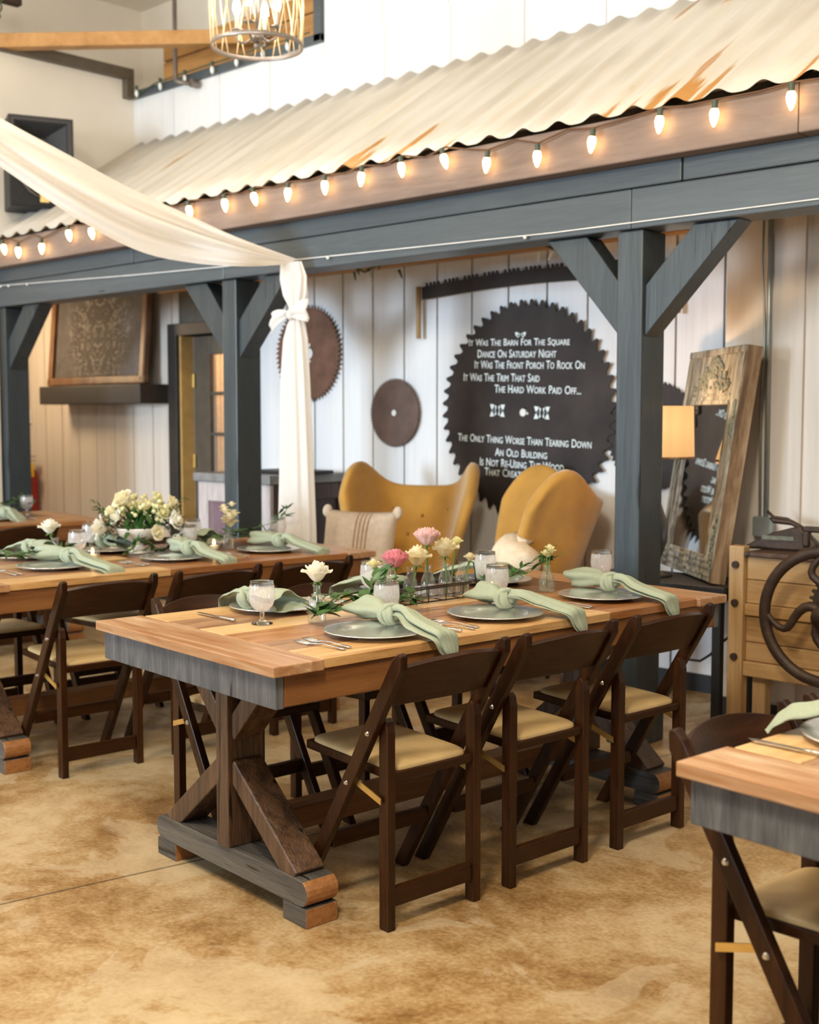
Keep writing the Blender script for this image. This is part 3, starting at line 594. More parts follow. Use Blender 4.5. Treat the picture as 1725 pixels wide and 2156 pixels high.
t = thing('sheer_drape', 'sheer white drape swagged from above and tied with a bow', 'drape', (0, 0, 0))
MB().grid(swag, 60, 36).build('swag', M['sheer'], t, smooth=True)
PZ = [(2.20, -4.835, 0.070, 0.02), (2.12, -4.815, 0.088, 0.035), (2.03, -4.80, 0.072, 0.05), (1.955, -4.79, 0.036, 0.035), (1.925, -4.79, 0.026, 0.026), (1.88, -4.795, 0.05, 0.04), (1.80, -4.80, 0.072, 0.05), (1.60, -4.805, 0.088, 0.055), (1.2, -4.80, 0.102, 0.06), (0.8, -4.80, 0.118, 0.065), (0.3, -4.80, 0.13, 0.07), (0.01, -4.80, 0.135, 0.075)]
def col(u, v):
    f = v * (len(PZ) - 1); i = min(int(f), len(PZ) - 2); k = f - i
    k = k * k * (3 - 2 * k) if i < 6 else k
    z, x, w, d_ = [a + (b_ - a) * k for a, b_ in zip(PZ[i], PZ[i + 1])]
    th = 2 * PI * u; rp = 1 + 0.13 * math.sin(th * 9 + 1.3 * math.sin(v * 6))
    return (x - 0.10 + w * 1.02 * math.cos(th) * rp, 4.30 + 0.9 * d_ * math.sin(th) * rp, z)
MB().grid(col, 90, 48, True).build('hanging_panel', M['sheer'], t, smooth=True)
m = MB()
for s in (-1, 1):
    m.grid(lambda u, v, s=s: (-4.89 + s * (0.02 + u * 0.125), 4.245 - 0.02 * math.sin(PI * u) + 0.012 * math.sin(v * 9), 1.93 + s * 0.03 * u + (v - 0.5) * (0.03 + 0.09 * u ** 0.7) - 0.02 * u * u), 8, 6)
m.ball((-4.89, 4.26, 1.927), 0.028, 10, 8, (1, .8, 1))
m.build('bow', M['sheer'], t, smooth=True, solid=0.004)

# ------------------------------------------------------------------ saw blades on the wall
def saw_outline(R, n, d, hook=0.6):
    pts = []
    for i in range(n):
        a = 2 * PI * i / n; s = 2 * PI / n
        for f, r in ((0.0, R - d), (0.22, R - d * 0.9), (0.42, R - d * 0.45), (0.62, R), (0.80, R - d * 0.12), (0.86, R - d * 0.7), (0.93, R - d)):
            pts.append((a + s * f, r))
    return pts
def saw_mesh(R, n, d, hole, t):
    m = MB(); o = saw_outline(R, n, d)
    rows = []
    for y in (-t / 2, t / 2):
        rows.append(([m.b.verts.new((r * math.cos(a), y, r * math.sin(a))) for a, r in o], [m.b.verts.new((hole * math.cos(a), y, hole * math.sin(a))) for a, r in o]))
    k = len(o)
    for i in range(k):
        j = (i + 1) % k
        (A, a), (B, b_) = rows
        m.poly([A[i], A[j], a[j], a[i]]); m.poly([B[j], B[i], b_[i], b_[j]])
        m.poly([A[j], A[i], B[i], B[j]]); m.poly([a[i], a[j], b_[j], b_[i]])
    return m
t = thing('lettered_saw_blade', 'huge dark circular saw blade with painted verse on the white wall', 'saw blade', (-4.34, 5.515, 1.435))
o = saw_mesh(0.622, 52, 0.042, 0.017, 0.006).build('blade', M['sawdark'], t)
LINES = [('It Was The Barn For The Square', -0.063, 0.380, 0.722), ('Dance On Saturday Night', -0.073, 0.318, 0.566), ('It Was The Front Porch To Rock On', 0.013, 0.256, 0.778),
         ('It Was The Trim That Said', -0.179, 0.183, 0.558), ('The Hard Work Paid Off...', 0.082, 0.119, 0.607), ('The Only Thing Worse Than Tearing Down', -0.012, -0.170, 0.956),
         ('An Old Building', -0.017, -0.243, 0.374), ('Is Not Re-Using The Wood', -0.014, -0.305, 0.603), ('That Created History', -0.020, -0.360, 0.515)]
def text_mesh(body, width, capheight):
    cu = bpy.data.curves.new('tmp_text', 'FONT'); cu.body = body; cu.align_x = 'CENTER'; cu.align_y = 'CENTER'; cu.size = 0.065; cu.small_caps_scale = 0.78
    for ch, f in zip(body, cu.body_format): f.use_small_caps = True
    cu.extrude = 0.0004; cu.offset = 0.0006; cu.space_word = 1.25; cu.resolution_u = 3
    ob = bpy.data.objects.new('tmp_text', cu); C.objects.link(ob)
    dg = bpy.context.evaluated_depsgraph_get(); dg.update()
    me = bpy.data.meshes.new_from_object(ob.evaluated_get(dg))
    bpy.data.objects.remove(ob); bpy.data.curves.remove(cu)
    xs = [v.co.x for v in me.vertices]; ys = [v.co.y for v in me.vertices]
    sx = width / (max(xs) - min(xs)); cx_ = (max(xs) + min(xs)) / 2; sy = capheight / (max(ys) - min(ys)); cy_ = (max(ys) + min(ys)) / 2
    for v in me.vertices: v.co = Vector(((v.co.x - cx_) * sx, -v.co.z, (v.co.y - cy_) * sy))
    return me
for body, x, z, w in LINES:
    me = text_mesh(body, w, 0.046 if body[0] != 'I' or 'Re' not in body else 0.046); me.materials.append(M['letter'])
    o = bpy.data.objects.new('verse_line', me); C.objects.link(o); o.parent = t; o.location = (x, -0.0045, z)
def butterfly(m, x, z, s, up=False):
    for sx in (-1, 1):
        for sz in ((1,) if up else (-1, 1)):
            for k, (a, l, w) in enumerate(((38, 1.0, 0.30), (62, 0.62, 0.22), (16, 0.55, 0.2))):
                d = Vector((sx * math.cos(math.radians(a)), 0, sz * math.sin(math.radians(a)))); n_ = Vector((-d.z, 0, d.x))
                p = Vector((x, -0.004, z)) + Vector((sx * 0.15 * s, 0, 0))
                m.prism([p + d * s * 0.08, p + d * s * l * 0.55 + n_ * s * w, p + d * s * l, p + d * s * l * 0.55 - n_ * s * w], (0, -0.0012, 0))
for a in ((-0.196, -0.006, 0.058, False), (0.124, -0.010, 0.058, False), (-0.044, 0.412, 0.042, True)):
    m = MB(); butterfly(m, *a); m.build('ornament', M['letter'], t)
m = MB(); m.cyl((-0.01, -0.004, -0.012), (-0.01, -0.0055, -0.012), 0.022, n=16).cyl((0.022, -0.004, -0.016), (0.022, -0.0055, -0.016), 0.007, n=10); m.build('centre_disc', M['plate_white'], t)
t.rotation_euler = (0, math.radians(1.8), 0)
t = thing('round_saw_blade', 'rust brown circular saw blade half hidden by the hanging drape', 'saw blade', (-6.17, 5.52, 1.817), 0)
saw_mesh(0.322, 60, 0.026, 0.0, 0.005).build('blade', M['sawrust'], t)
MB().cyl((0.02, -0.004, 0), (0.02, -0.008, 0), 0.034, n=20).cyl((0.02, -0.004, 0.055), (0.02, -0.007, 0.055), 0.012, n=10).cyl((0.02, -0.004, -0.05), (0.02, -0.007, -0.05), 0.012, n=10).build('arbor_hole', M['plate_white'], t)
t = thing('round_saw_blade', 'small grey brown circular saw blade left of the large lettered one', 'saw blade', (-5.368, 5.52, 1.424), 0)
saw_mesh(0.214, 72, 0.012, 0.0, 0.005).build('blade', M['sawgrey'], t)
MB().cyl((0, -0.004, 0), (0, -0.008, 0), 0.019, n=18).build('arbor_hole', M['plate_white'], t)
t = thing('round_saw_blade', 'dark round saw blade partly hidden behind the lamp shade and post', 'saw blade', (-3.50, 5.52, 1.30), 0)
saw_mesh(0.285, 60, 0.014, 0.02, 0.005).build('blade', M['sawdark'], t)
t = thing('crosscut_saw', 'long toothed crosscut saw hung above the large saw blade', 'saw', (-5.14, 5.50, 2.14))
up_ = []; lo = []
n = 58
for i in range(n + 1):
    u = i / n; x = 0.02 + u * 1.75; bow = 0.045 * math.sin(PI * u) 
    base = -0.012 + bow * 0.8
    up_ += [(x, 0, base + 0.05), (x + 0.003, 0, base + (0.072 if i % 5 else 0.05)), (x + 0.018, 0, base + (0.068 if i % 5 else 0.05)), (x + 0.021, 0, base + 0.05)]
    lo.append((x, 0, base - 0.028))
m = MB()
for i in range(n):
    u0 = up_[4 * i:4 * i + 5]
    m.prism([lo[i], lo[i + 1], (lo[i + 1][0], 0, u0[4][2] if len(u0) > 4 else u0[3][2])] + [p for p in u0[:4]][::-1], (0, 0.004, 0))
m.build('blade', M['sawdark'], t)
MB().cyl((0.0, -0.006, -0.27), (0.0, -0.006, 0.04), 0.015, 0.017, 10).build('handle', M['bench_z'], t, smooth=True)
MB().cyl((1.79, -0.006, -0.22), (1.79, -0.006, 0.06), 0.015, 0.017, 10).build('handle', M['bench_z'], t, smooth=True)

# ------------------------------------------------------------------ left wall furniture: painting, shelf, extinguisher, switch
t = thing('framed_painting', 'large gilt framed grey damask painting above the dark shelf', 'painting', (-8.53, 5.43, 2.06))
t.rotation_euler = (math.radians(-5), 0, 0)
MB().box(-0.62, 0.62, 0.0, 0.015, -0.36, 0.46).build('canvas', M['damask'], t)
m = MB()
for a, b_ in (((-0.66, -0.40), (0.66, -0.40)), ((-0.66, 0.5), (0.66, 0.5))): m.beam((a[0] - 0.03, -0.005, a[1] + (0.02 if a[1] < 0 else -0.02)), (b_[0] + 0.03, -0.005, b_[1] + (0.02 if b_[1] < 0 else -0.02)), 0.05, 0.065)
for x in (-0.65, 0.65): m.beam((x, -0.005, -0.40), (x, -0.005, 0.5), 0.065, 0.05, (0, 1, 0))
m.build('frame', M['gold'], t, bevel=0.012, seg=3)
t = tag(MB().box(-9.19, -7.76, 5.28, 5.544, 1.50, 1.645).build('mantel_shelf', M['umber'], bevel=0.006), 'dark brown box shelf under the framed painting', 'shelf')
t = thing('fire_extinguisher', 'red fire extinguisher hung on the wall at far left', 'fire extinguisher', (-9.70, 5.46, 0.55))
MB().lathe([(0, 0), (0.07, 0.0), (0.075, 0.02), (0.075, 0.34), (0.06, 0.39), (0.02, 0.41), (0, 0.41)], n=18).build('cylinder', M['red'], t, smooth=True)
MB().cyl((0, 0, 0.41), (0, 0, 0.47), 0.018).box(-0.02, 0.10, -0.012, 0.012, 0.47, 0.485).box(-0.02, 0.10, -0.012, 0.012, 0.505, 0.52).build('valve', M['steel'], t)
MB().tube([(0.02, -0.03, 0.45), (0.09, -0.05, 0.40), (0.09, -0.06, 0.2), (0.08, -0.06, 0.08)], 0.012, 8).build('hose', M['blackmatte'], t, smooth=True)
MB().box(0.05, 0.13, -0.03, -0.027, 0.34, 0.46).build('tag', M['tagyellow'], t)
tag(MB().box(-9.85, -9.78, 5.53, 5.544, 1.34, 1.46).build('switch_plate', M['plate_white'], bevel=0.004), 'pale switch plate on the cream wall at far left', 'switch')

# ------------------------------------------------------------------ bar cabinet
t = thing('bar_cabinet', 'dark bar cabinet with a whitewashed end behind the drape', 'cabinet', (-5.81, 4.88, 0))
MB().box(-0.71, -0.02, 0.03, 0.655, 0.0, 0.98).build('body', M['barwood'], t)
MB().box(-0.75, 0.02, -0.02, 0.66, 0.985, 1.04).build('top', M['bartop'], t, bevel=0.006)
m = MB()
for x0, x1 in ((-0.72, -0.62), (-0.13, 0.0)): m.box(x0, x1, 0.0, 0.03, 0.0, 0.983)
m.box(-0.62, -0.13, 0.0, 0.03, 0.86, 0.983).box(-0.62, -0.13, 0.0, 0.03, 0.0, 0.12)
m.build('front_frame', M['barwash'], t, bevel=0.004)
MB().box(-0.62, -0.13, 0.012, 0.03, 0.12, 0.86).build('front_panel', M['barpurple'], t)
m = MB()
for y0, y1 in ((0.03, 0.12), (0.30, 0.37), (0.58, 0.655)): m.box(-0.02, 0.0, y0, y1, 0.0, 0.983)
m.box(-0.02, 0.0, 0.12, 0.58, 0.88, 0.983).box(-0.02, 0.0, 0.12, 0.58, 0.0, 0.1)
m.build('side_frame', M['barwood'], t, bevel=0.003)
tag(MB().box(-6.22, -5.74, 5.05, 5.35, 1.041, 1.062).build('serving_tray', M['blackmatte'], bevel=0.006), 'flat black tray on top of the bar cabinet', 'tray')

# ------------------------------------------------------------------ mustard wing armchairs
def wing_chair(label, loc, rz):
    t = thing('wing_armchair', label, 'armchair', loc, rz, 'mustard velvet wing armchairs')
    def shell(u, v):
        th = (u - 0.5) * 2
        a = abs(th); sg = 1 if th >= 0 else -1
        ang = th * 1.55
        flare = 0.225 + 0.225 * v ** 0.9
        x = math.sin(ang) * flare * (1 + 0.06 * v * a)
        yb = -0.16 - 0.30 * v; yf = 0.15 + 0.05 * math.sin(PI * v) - 0.05 * v
        y = yf + (yb - yf) * max(0.0, math.cos(ang)) ** 0.75
        zt = 0.995 + 0.15 * math.exp(-((a - 0.74) / 0.26) ** 2) - 0.10 * max(0, (a - 0.86) / 0.14) ** 2
        z = 0.30 + v * (zt - 0.30)
        return (x, y, z)
    MB().grid(shell, 36, 18).build('back_shell', M['velvet'], t, smooth=True, solid=0.075, sub=1)
    m = MB()
    for x, z in ((-0.20, 0.86), (0, 0.83), (0.20, 0.86), (-0.1, 0.72), (0.1, 0.72)):
        u = 0.5 + math.asin(max(-1, min(1, x / 0.40))) / 1.55 / 2; v = (z - 0.30) / 0.72
        p = Vector(shell(u, v)); m.ball(p + Vector((0, 0.034, 0.012)), 0.013, 8, 6)
    m.build('button', M['velvet_dk'], t, smooth=True)
    def cushion(u, v):
        th = 2 * PI * u; ph = PI * (v - 0.5); e = 0.28
        sp = lambda c: math.copysign(abs(c) ** e, c)
        return (0.29 * sp(math.cos(ph)) * sp(math.cos(th)), 0.13 + 0.31 * sp(math.cos(ph)) * sp(math.sin(th)), 0.36 + 0.085 * sp(math.sin(ph)))
    MB().grid(cushion, 40, 12, True).build('seat_cushion', M['velvet'], t, smooth=True)
    for s in (-1, 1):
        MB().grid(lambda u, v, s=s: (s * (0.335 + 0.055 * math.cos(2 * PI * u)), -0.12 + v * 0.52, 0.50 + (0.09 if math.sin(2 * PI * u) > 0 else 0.20) * math.sin(2 * PI * u)), 20, 8, True).build('arm', M['velvet'], t, smooth=True, solid=0.01)
    MB().box(-0.33, 0.33, -0.22, 0.40, 0.20, 0.30).build('seat_base', M['velvet'], t, bevel=0.03, seg=3)
    for x, y in ((-0.28, 0.36), (0.28, 0.36), (-0.25, -0.2), (0.25, -0.2)):
        MB().cyl((x, y, 0.0), (x, y, 0.21), 0.014, 0.026, 10).build('leg', M['barwood'], t, smooth=True)
    t.scale = (0.82, 0.82, 1.0)
    return t
def pillow_mesh(w, h_, d_, pinch=0.10):
    def f(u, v, s):
        x = (u - 0.5) * 2; y = (v - 0.5) * 2
        k = (1 - x ** 4) * (1 - y ** 4)
        ex = 1 - pinch * (1 - y * y) * 0.6; ey = 1 - pinch * (1 - x * x) * 0.6
        return (x * w / 2 * ex, s * d_ / 2 * max(0, k) ** 0.5, y * h_ / 2 * ey)
    m = MB()
    for s in (-1, 1): m.grid(lambda u, v, s=s: f(u, v, s), 18, 18)
    bmesh.ops.remove_doubles(m.b, verts=m.b.verts, dist=1e-4)
    return m, f
ac1 = wing_chair('mustard wing armchair holding the square oatmeal pillow, near the bar cabinet', (-4.78, 5.02, 0), math.radians(206))
ac2 = wing_chair('mustard wing armchair holding the cream plush pillow, in front of the lettered saw', (-3.93, 5.00, 0), math.radians(138))
t = thing('square_pillow', 'oatmeal square pillow with tan stripes on the left armchair', 'pillow', (-4.79, 4.64, 0.69), math.radians(18))
m, pf = pillow_mesh(0.45, 0.42, 0.15); m.build('cover', M['pillow'], t, smooth=True)
m = MB()
for k in range(4):
    for j in range(30):
        u = 0.52 + k * 0.055; v = 0.04 + j * 0.92 / 29
        p = pf(u, v, -1); m.ball((p[0], p[1] - 0.002, p[2]), 0.006, 6, 4)
m.build('stripe_stitching', M['pillow_thread'], t)
for s in (-1, 1): MB().ball((s * 0.215, 0, 0.20), 0.03, 8, 6, (1, .7, 1.2)).build('tassel', M['pillow'], t, smooth=True)
t.rotation_euler = (math.radians(-14), 0, math.radians(18))
t = thing('plush_pillow', 'cream plush pillow tucked in the right armchair', 'pillow', (-3.775, 4.70, 0.63), math.radians(-40))
m, pf = pillow_mesh(0.35, 0.34, 0.21, 0.04)
for v in m.b.verts: v.co += Vector((0, 0.014 * math.sin(v.co.x * 38 + v.co.z * 21), 0.014 * math.sin(v.co.x * 27)))
m.build('cover', M['fur'], t, smooth=True)
MB().lathe([(0.045, 0.13), (0.026, 0.165), (0.045, 0.195), (0.032, 0.19), (0, 0.178)], n=14, rib=6, ribamp=.15).build('gathered_knot', M['fur'], t, smooth=True)
t.rotation_euler = (math.radians(-18), math.radians(8), math.radians(-40))

# ------------------------------------------------------------------ mirror, table, lamp at the right
t = thing('console_table', 'low black table carrying the leaning mirror and lamp', 'table', (-3.03, 4.94, 0))
MB().box(-0.37, 0.37, -0.17, 0.18, 0.60, 0.662).build('top', M['blackmatte'], t, bevel=0.006)
for x in (-0.33, 0.33):
    for y in (-0.14, 0.15): MB().box(x - 0.02, x + 0.02, y - 0.02, y + 0.02, 0, 0.60).build('leg', M['blackmatte'], t, bevel=0.003)
t = thing('leaning_mirror', 'tall mirror with a distressed carved frame leaning on the black table', 'mirror', (-2.745, 4.805, 0.672))
yaw = math.radians(49.2); lean = math.radians(8.3)
t.rotation_euler = (0, 0, 0)
dx = Vector((-math.sin(yaw), math.cos(yaw), 0)); nn = -Vector((math.cos(yaw), math.sin(yaw), 0)); upv = Vector((0, 0, math.cos(lean))) - nn * math.sin(lean)
nrm = dx.cross(upv); 
if nrm.dot(nn) < 0: nrm = -nrm
Rm = Matrix((dx, nrm, upv)).transposed().to_4x4()
t.rotation_euler = Rm.to_euler()
MW, MH, TH = 0.74, 1.05, 0.065
def mbox(x0, x1, z0, z1, y0, y1): return MB().box(x0, x1, y0, y1, z0, z1)
fr = MB().box(0, 0.13, -TH + 0.012, 0, 0, MH).box(MW - 0.10, MW, -TH + 0.012, 0, 0, MH).box(0.13, MW - 0.10, -TH + 0.012, 0, 0, 0.11).box(0.13, MW - 0.10, -TH + 0.012, 0, 0.80, MH)
fr.build('frame', M['distressed'], t, bevel=0.004)
MB().box(-0.004, 0.0, -TH, 0.002, 0, MH).build('raw_edge', M['rawwood'], t)
m = MB().box(0, MW, -0.01, 0.012, MH - 0.03, MH).box(0, 0.022, -0.01, 0.005, 0.0, MH - 0.03).box(MW - 0.022, MW, -0.01, 0.010, 0.0, MH - 0.03).box(0.13, MW - 0.10, -0.01, 0.006, 0.79, 0.81).box(0.13, MW - 0.10, -0.01, 0.006, 0.83, 0.842)
for z in (0.02, 0.05, 0.08): m.box(0.022, MW - 0.022, -0.01, 0.004, z, z + 0.014)
for x in (0.115, MW - 0.10): m.box(x, x + 0.015, -0.02, 0.003, 0.11, 0.80)
m.build('moulding', M['distressed'], t, bevel=0.003)
m = MB(); random.seed(11)
for k in range(150):
    v = random.random(); hw = 0.26 * (1 - v) ** 0.8
    x = MW / 2 + random.uniform(-hw, hw); z = 0.86 + v * 0.155
    m.ball((x, 0.003, z), random.uniform(.007, .013), 7, 5, (random.uniform(.8, 1.5), 0.6, random.uniform(.7, 1.4)))
for k in range(26): m.ball((0.055 + random.uniform(-.02, .02), 0.002, 0.70 + random.uniform(-.06, .10)), 0.011, 7, 5, (1, .6, 1.4))
for k in range(30): m.ball((0.05 + random.uniform(-.02, .02), 0.002, 0.04 + random.uniform(0, .25)), 0.009, 7, 5, (1, .6, 1.4))
m.build('carved_foliage', M['carving'], t, smooth=True)
MB().box(0.125, MW - 0.095, -0.012, -0.006, 0.10, 0.80).build('mirror_glass', M['mirror'], t)
MB().box(0.001, MW - 0.001, -TH, -TH + 0.011, 0.001, MH - 0.001).build('backing', M['rawwood'], t)
t = thing('table_lamp', 'table lamp with an orange tan drum shade behind the post', 'lamp', (-3.095, 4.92, 0.662))
MB().lathe([(0, 0), (0.075, 0), (0.075, 0.012), (0.02, 0.025), (0.014, 0.06), (0.05, 0.16), (0.055, 0.24), (0.02, 0.34), (0.01, 0.42), (0.01, 0.56), (0, 0.57)], n=20).build('base', M['umber'], t, smooth=True)
MB().lathe([(0.165, 0.545), (0.158, 0.785)], n=36).build('shade', M['shade'], t, smooth=True, solid=0.003)
MB().lathe([(0.1665, 0.545), (0.1665, 0.556)], n=36).build('shade_rim', M['rawwood'], t, smooth=True, solid=0.002)
MB().ball((0, 0, 0.64), 0.03, 10, 8).build('bulb', M['bulb'], t, smooth=True)
point('table_lamp_light', (-3.095, 4.92, 1.475), 6, (1, 0.66, 0.36), 0.05)

# ------------------------------------------------------------------ antique fanning mill with wheel, iron tools, conduit, cable
t = thing('fanning_mill', 'antique pine fanning mill with bolted post at the right edge', 'machine', (-2.62, 4.80, 0))
MB().box(-0.035, 0.035, 0, 0.055, 0, 0.845).build('post', M['bench_z'], t, bevel=0.005)
for x, y in ((1.25, 0.0), (-0.03, 0.52), (1.25, 0.52)): MB().box(x - 0.03, x + 0.035, y - 0.0, y + 0.055, 0, 0.80 if y else 0.845).build('post', M['bench_z'], t, bevel=0.005)
MB().box(0.055, 0.115, 0.06, 0.12, 0, 0.3).build('rear_leg', M['bench_z'], t, bevel=0.004)
for z in (0.795, 0.63, 0.395): MB().cyl((0.0, -0.012, z - 0.03), (0.0, 0.002, z - 0.03), 0.016, n=12).build('bolt', M['castiron'], t)
m = MB()
for z0, z1 in ((0.35, 0.43), (0.433, 0.545), (0.60, 0.70), (0.703, 0.80)): m.box(0.036, 1.22, 0.03, 0.05, z0, z1)
m.build('panel', M['bench'], t, bevel=0.003)
MB().box(0.036, 1.22, 0.012, 0.05, 0.548, 0.598).build('middle_rail', M['bench'], t, bevel=0.004)
MB().box(0.036, 1.22, 0.008, 0.05, 0.285, 0.348).build('bottom_rail', M['bench'], t, bevel=0.004)
MB().box(0.036, 1.24, 0.0, 0.55, 0.805, 0.823).build('lid', M['trestle'], t, bevel=0.003)
MB().box(-0.03, -0.012, 0.056, 0.52, 0.30, 0.80).build('side_panel', M['bench'], t)
wh = MB(); WR = 0.262; wc = Vector((0.475, -0.145, 0.603))
wh.grid(lambda u, v: wc + Vector(((WR + 0.024 * math.cos(2 * PI * v)) * math.cos(2 * PI * u), 0.020 * math.sin(2 * PI * v), (WR + 0.024 * math.cos(2 * PI * v)) * math.sin(2 * PI * u))), 64, 12, True)
w_o = wh.build('flywheel', M['castiron'], t, smooth=True)
m = MB()
for k in range(4):
    a = PI / 2 * k + PI
    p = []
    for i in range(13):
        u = i / 12; r = WR * (1 - u) + 0.04 * u; b_ = a + 0.55 * math.sin(u * PI * 1.6) * (0.3 + u)
        p.append(wc + Vector((r * math.cos(b_), 0, r * math.sin(b_))))
    m.tube(p, [0.013 + 0.009 * i / 12 for i in range(13)], 8)
m.cyl(wc + Vector((0, -0.03, 0)), wc + Vector((0, 0.16, 0)), 0.05, n=20)
m.build('spokes', M['castiron'], w_o, smooth=True)
m = MB(); gp = []
for i in range(20):
    for f, r in ((0, 0.085), (0.25, 0.085), (0.35, 0.10), (0.65, 0.10), (0.75, 0.085)):
        a = 2 * PI * (i + f) / 20; gp.append((wc.x + r * math.cos(a), wc.y + 0.06, wc.z + 0.05 + r * math.sin(a)))
m.prism(gp, (0, 0.02, 0)); m.build('gear', M['castiron'], w_o)
t = thing('cast_iron_tool', 'dark cast iron hand tool with curled handle on top of the mill', 'tool', (-2.52, 4.98, 0.823), math.radians(8))
m = MB(); m.prism([(-0.16, -0.03, 0.0), (0.16, -0.03, 0.0), (0.18, -0.03, 0.03), (0.10, -0.03, 0.11), (-0.02, -0.03, 0.075)], (0, 0.06, 0)); m.build('body', M['castiron'], t, bevel=0.01)
MB().tube([(-0.03, 0, 0.14), (-0.02, 0, 0.125), (0.06, 0, 0.12), (0.10, 0, 0.10), (0.11, 0, 0.07)], 0.012, 8).tube([(-0.05, 0, 0.165), (-0.02, 0, 0.14), (0.04, 0, 0.135), (0.075, 0, 0.115)], 0.007, 8).build('curled_handle', M['castiron'], t, smooth=True)
MB().box(-0.06, 0.08, -0.036, -0.03, 0.045, 0.062).build('name_bar', M['carving'], t)
t = thing('cast_iron_clamp', 'dark cast iron clamp with open jaws on top of the mill', 'tool', (-2.30, 4.98, 0.823), math.radians(4))
MB().box(-0.10, 0.12, -0.02, 0.02, 0.0, 0.022).box(-0.10, -0.07, -0.02, 0.02, 0.022, 0.09).box(-0.02, 0.01, -0.02, 0.02, 0.022, 0.065).box(-0.10, 0.01, -0.02, 0.02, 0.085, 0.11).build('jaw', M['castiron'], t, bevel=0.008)
MB().tube([(0.02, 0, 0.08), (0.06, 0, 0.085), (0.10, 0, 0.06)], 0.010, 8).tube([(0.07, 0, 0.12), (0.09, 0, 0.085), (0.12, 0, 0.06)], 0.008, 8).tube([(0.16, 0, 0.0), (0.17, 0, 0.08), (0.19, 0, 0.14)], 0.016, 8).build('screw_handle', M['castiron'], t, smooth=True)
t = thing('wall_conduit', 'grey electrical conduit running down the right wall bay', 'conduit', (-2.66, 5.135, 0))
MB().cyl((0.0, 0, 0.95), (-0.01, 0, 2.72), 0.011).build('pipe', M['conduit'], t, smooth=True)
MB().box(-0.05, 0.045, -0.03, 0.014, 0.86, 0.95).build('outlet_box', M['conduit'], t, bevel=0.004)
MB().tube([(-0.028, -0.005, 0.95), (-0.035, -0.005, 1.4), (-0.020, -0.005, 1.75), (-0.04, -0.005, 2.1), (-0.03, -0.005, 2.7)], 0.005, 6).build('loose_wire', M['conduit'], t, smooth=True)
tag(MB().tube([(-3.06, 5.12, 0.30), (-2.963, 5.0, 0.276), (-2.89, 4.98, 0.282), (-2.82, 4.95, 0.325), (-2.745, 4.90, 0.39), (-2.69, 4.87, 0.43)], 0.006, 8).build('power_cable', M['blackmatte'], smooth=True), 'black cable looping between the console table and the mill', 'cable')

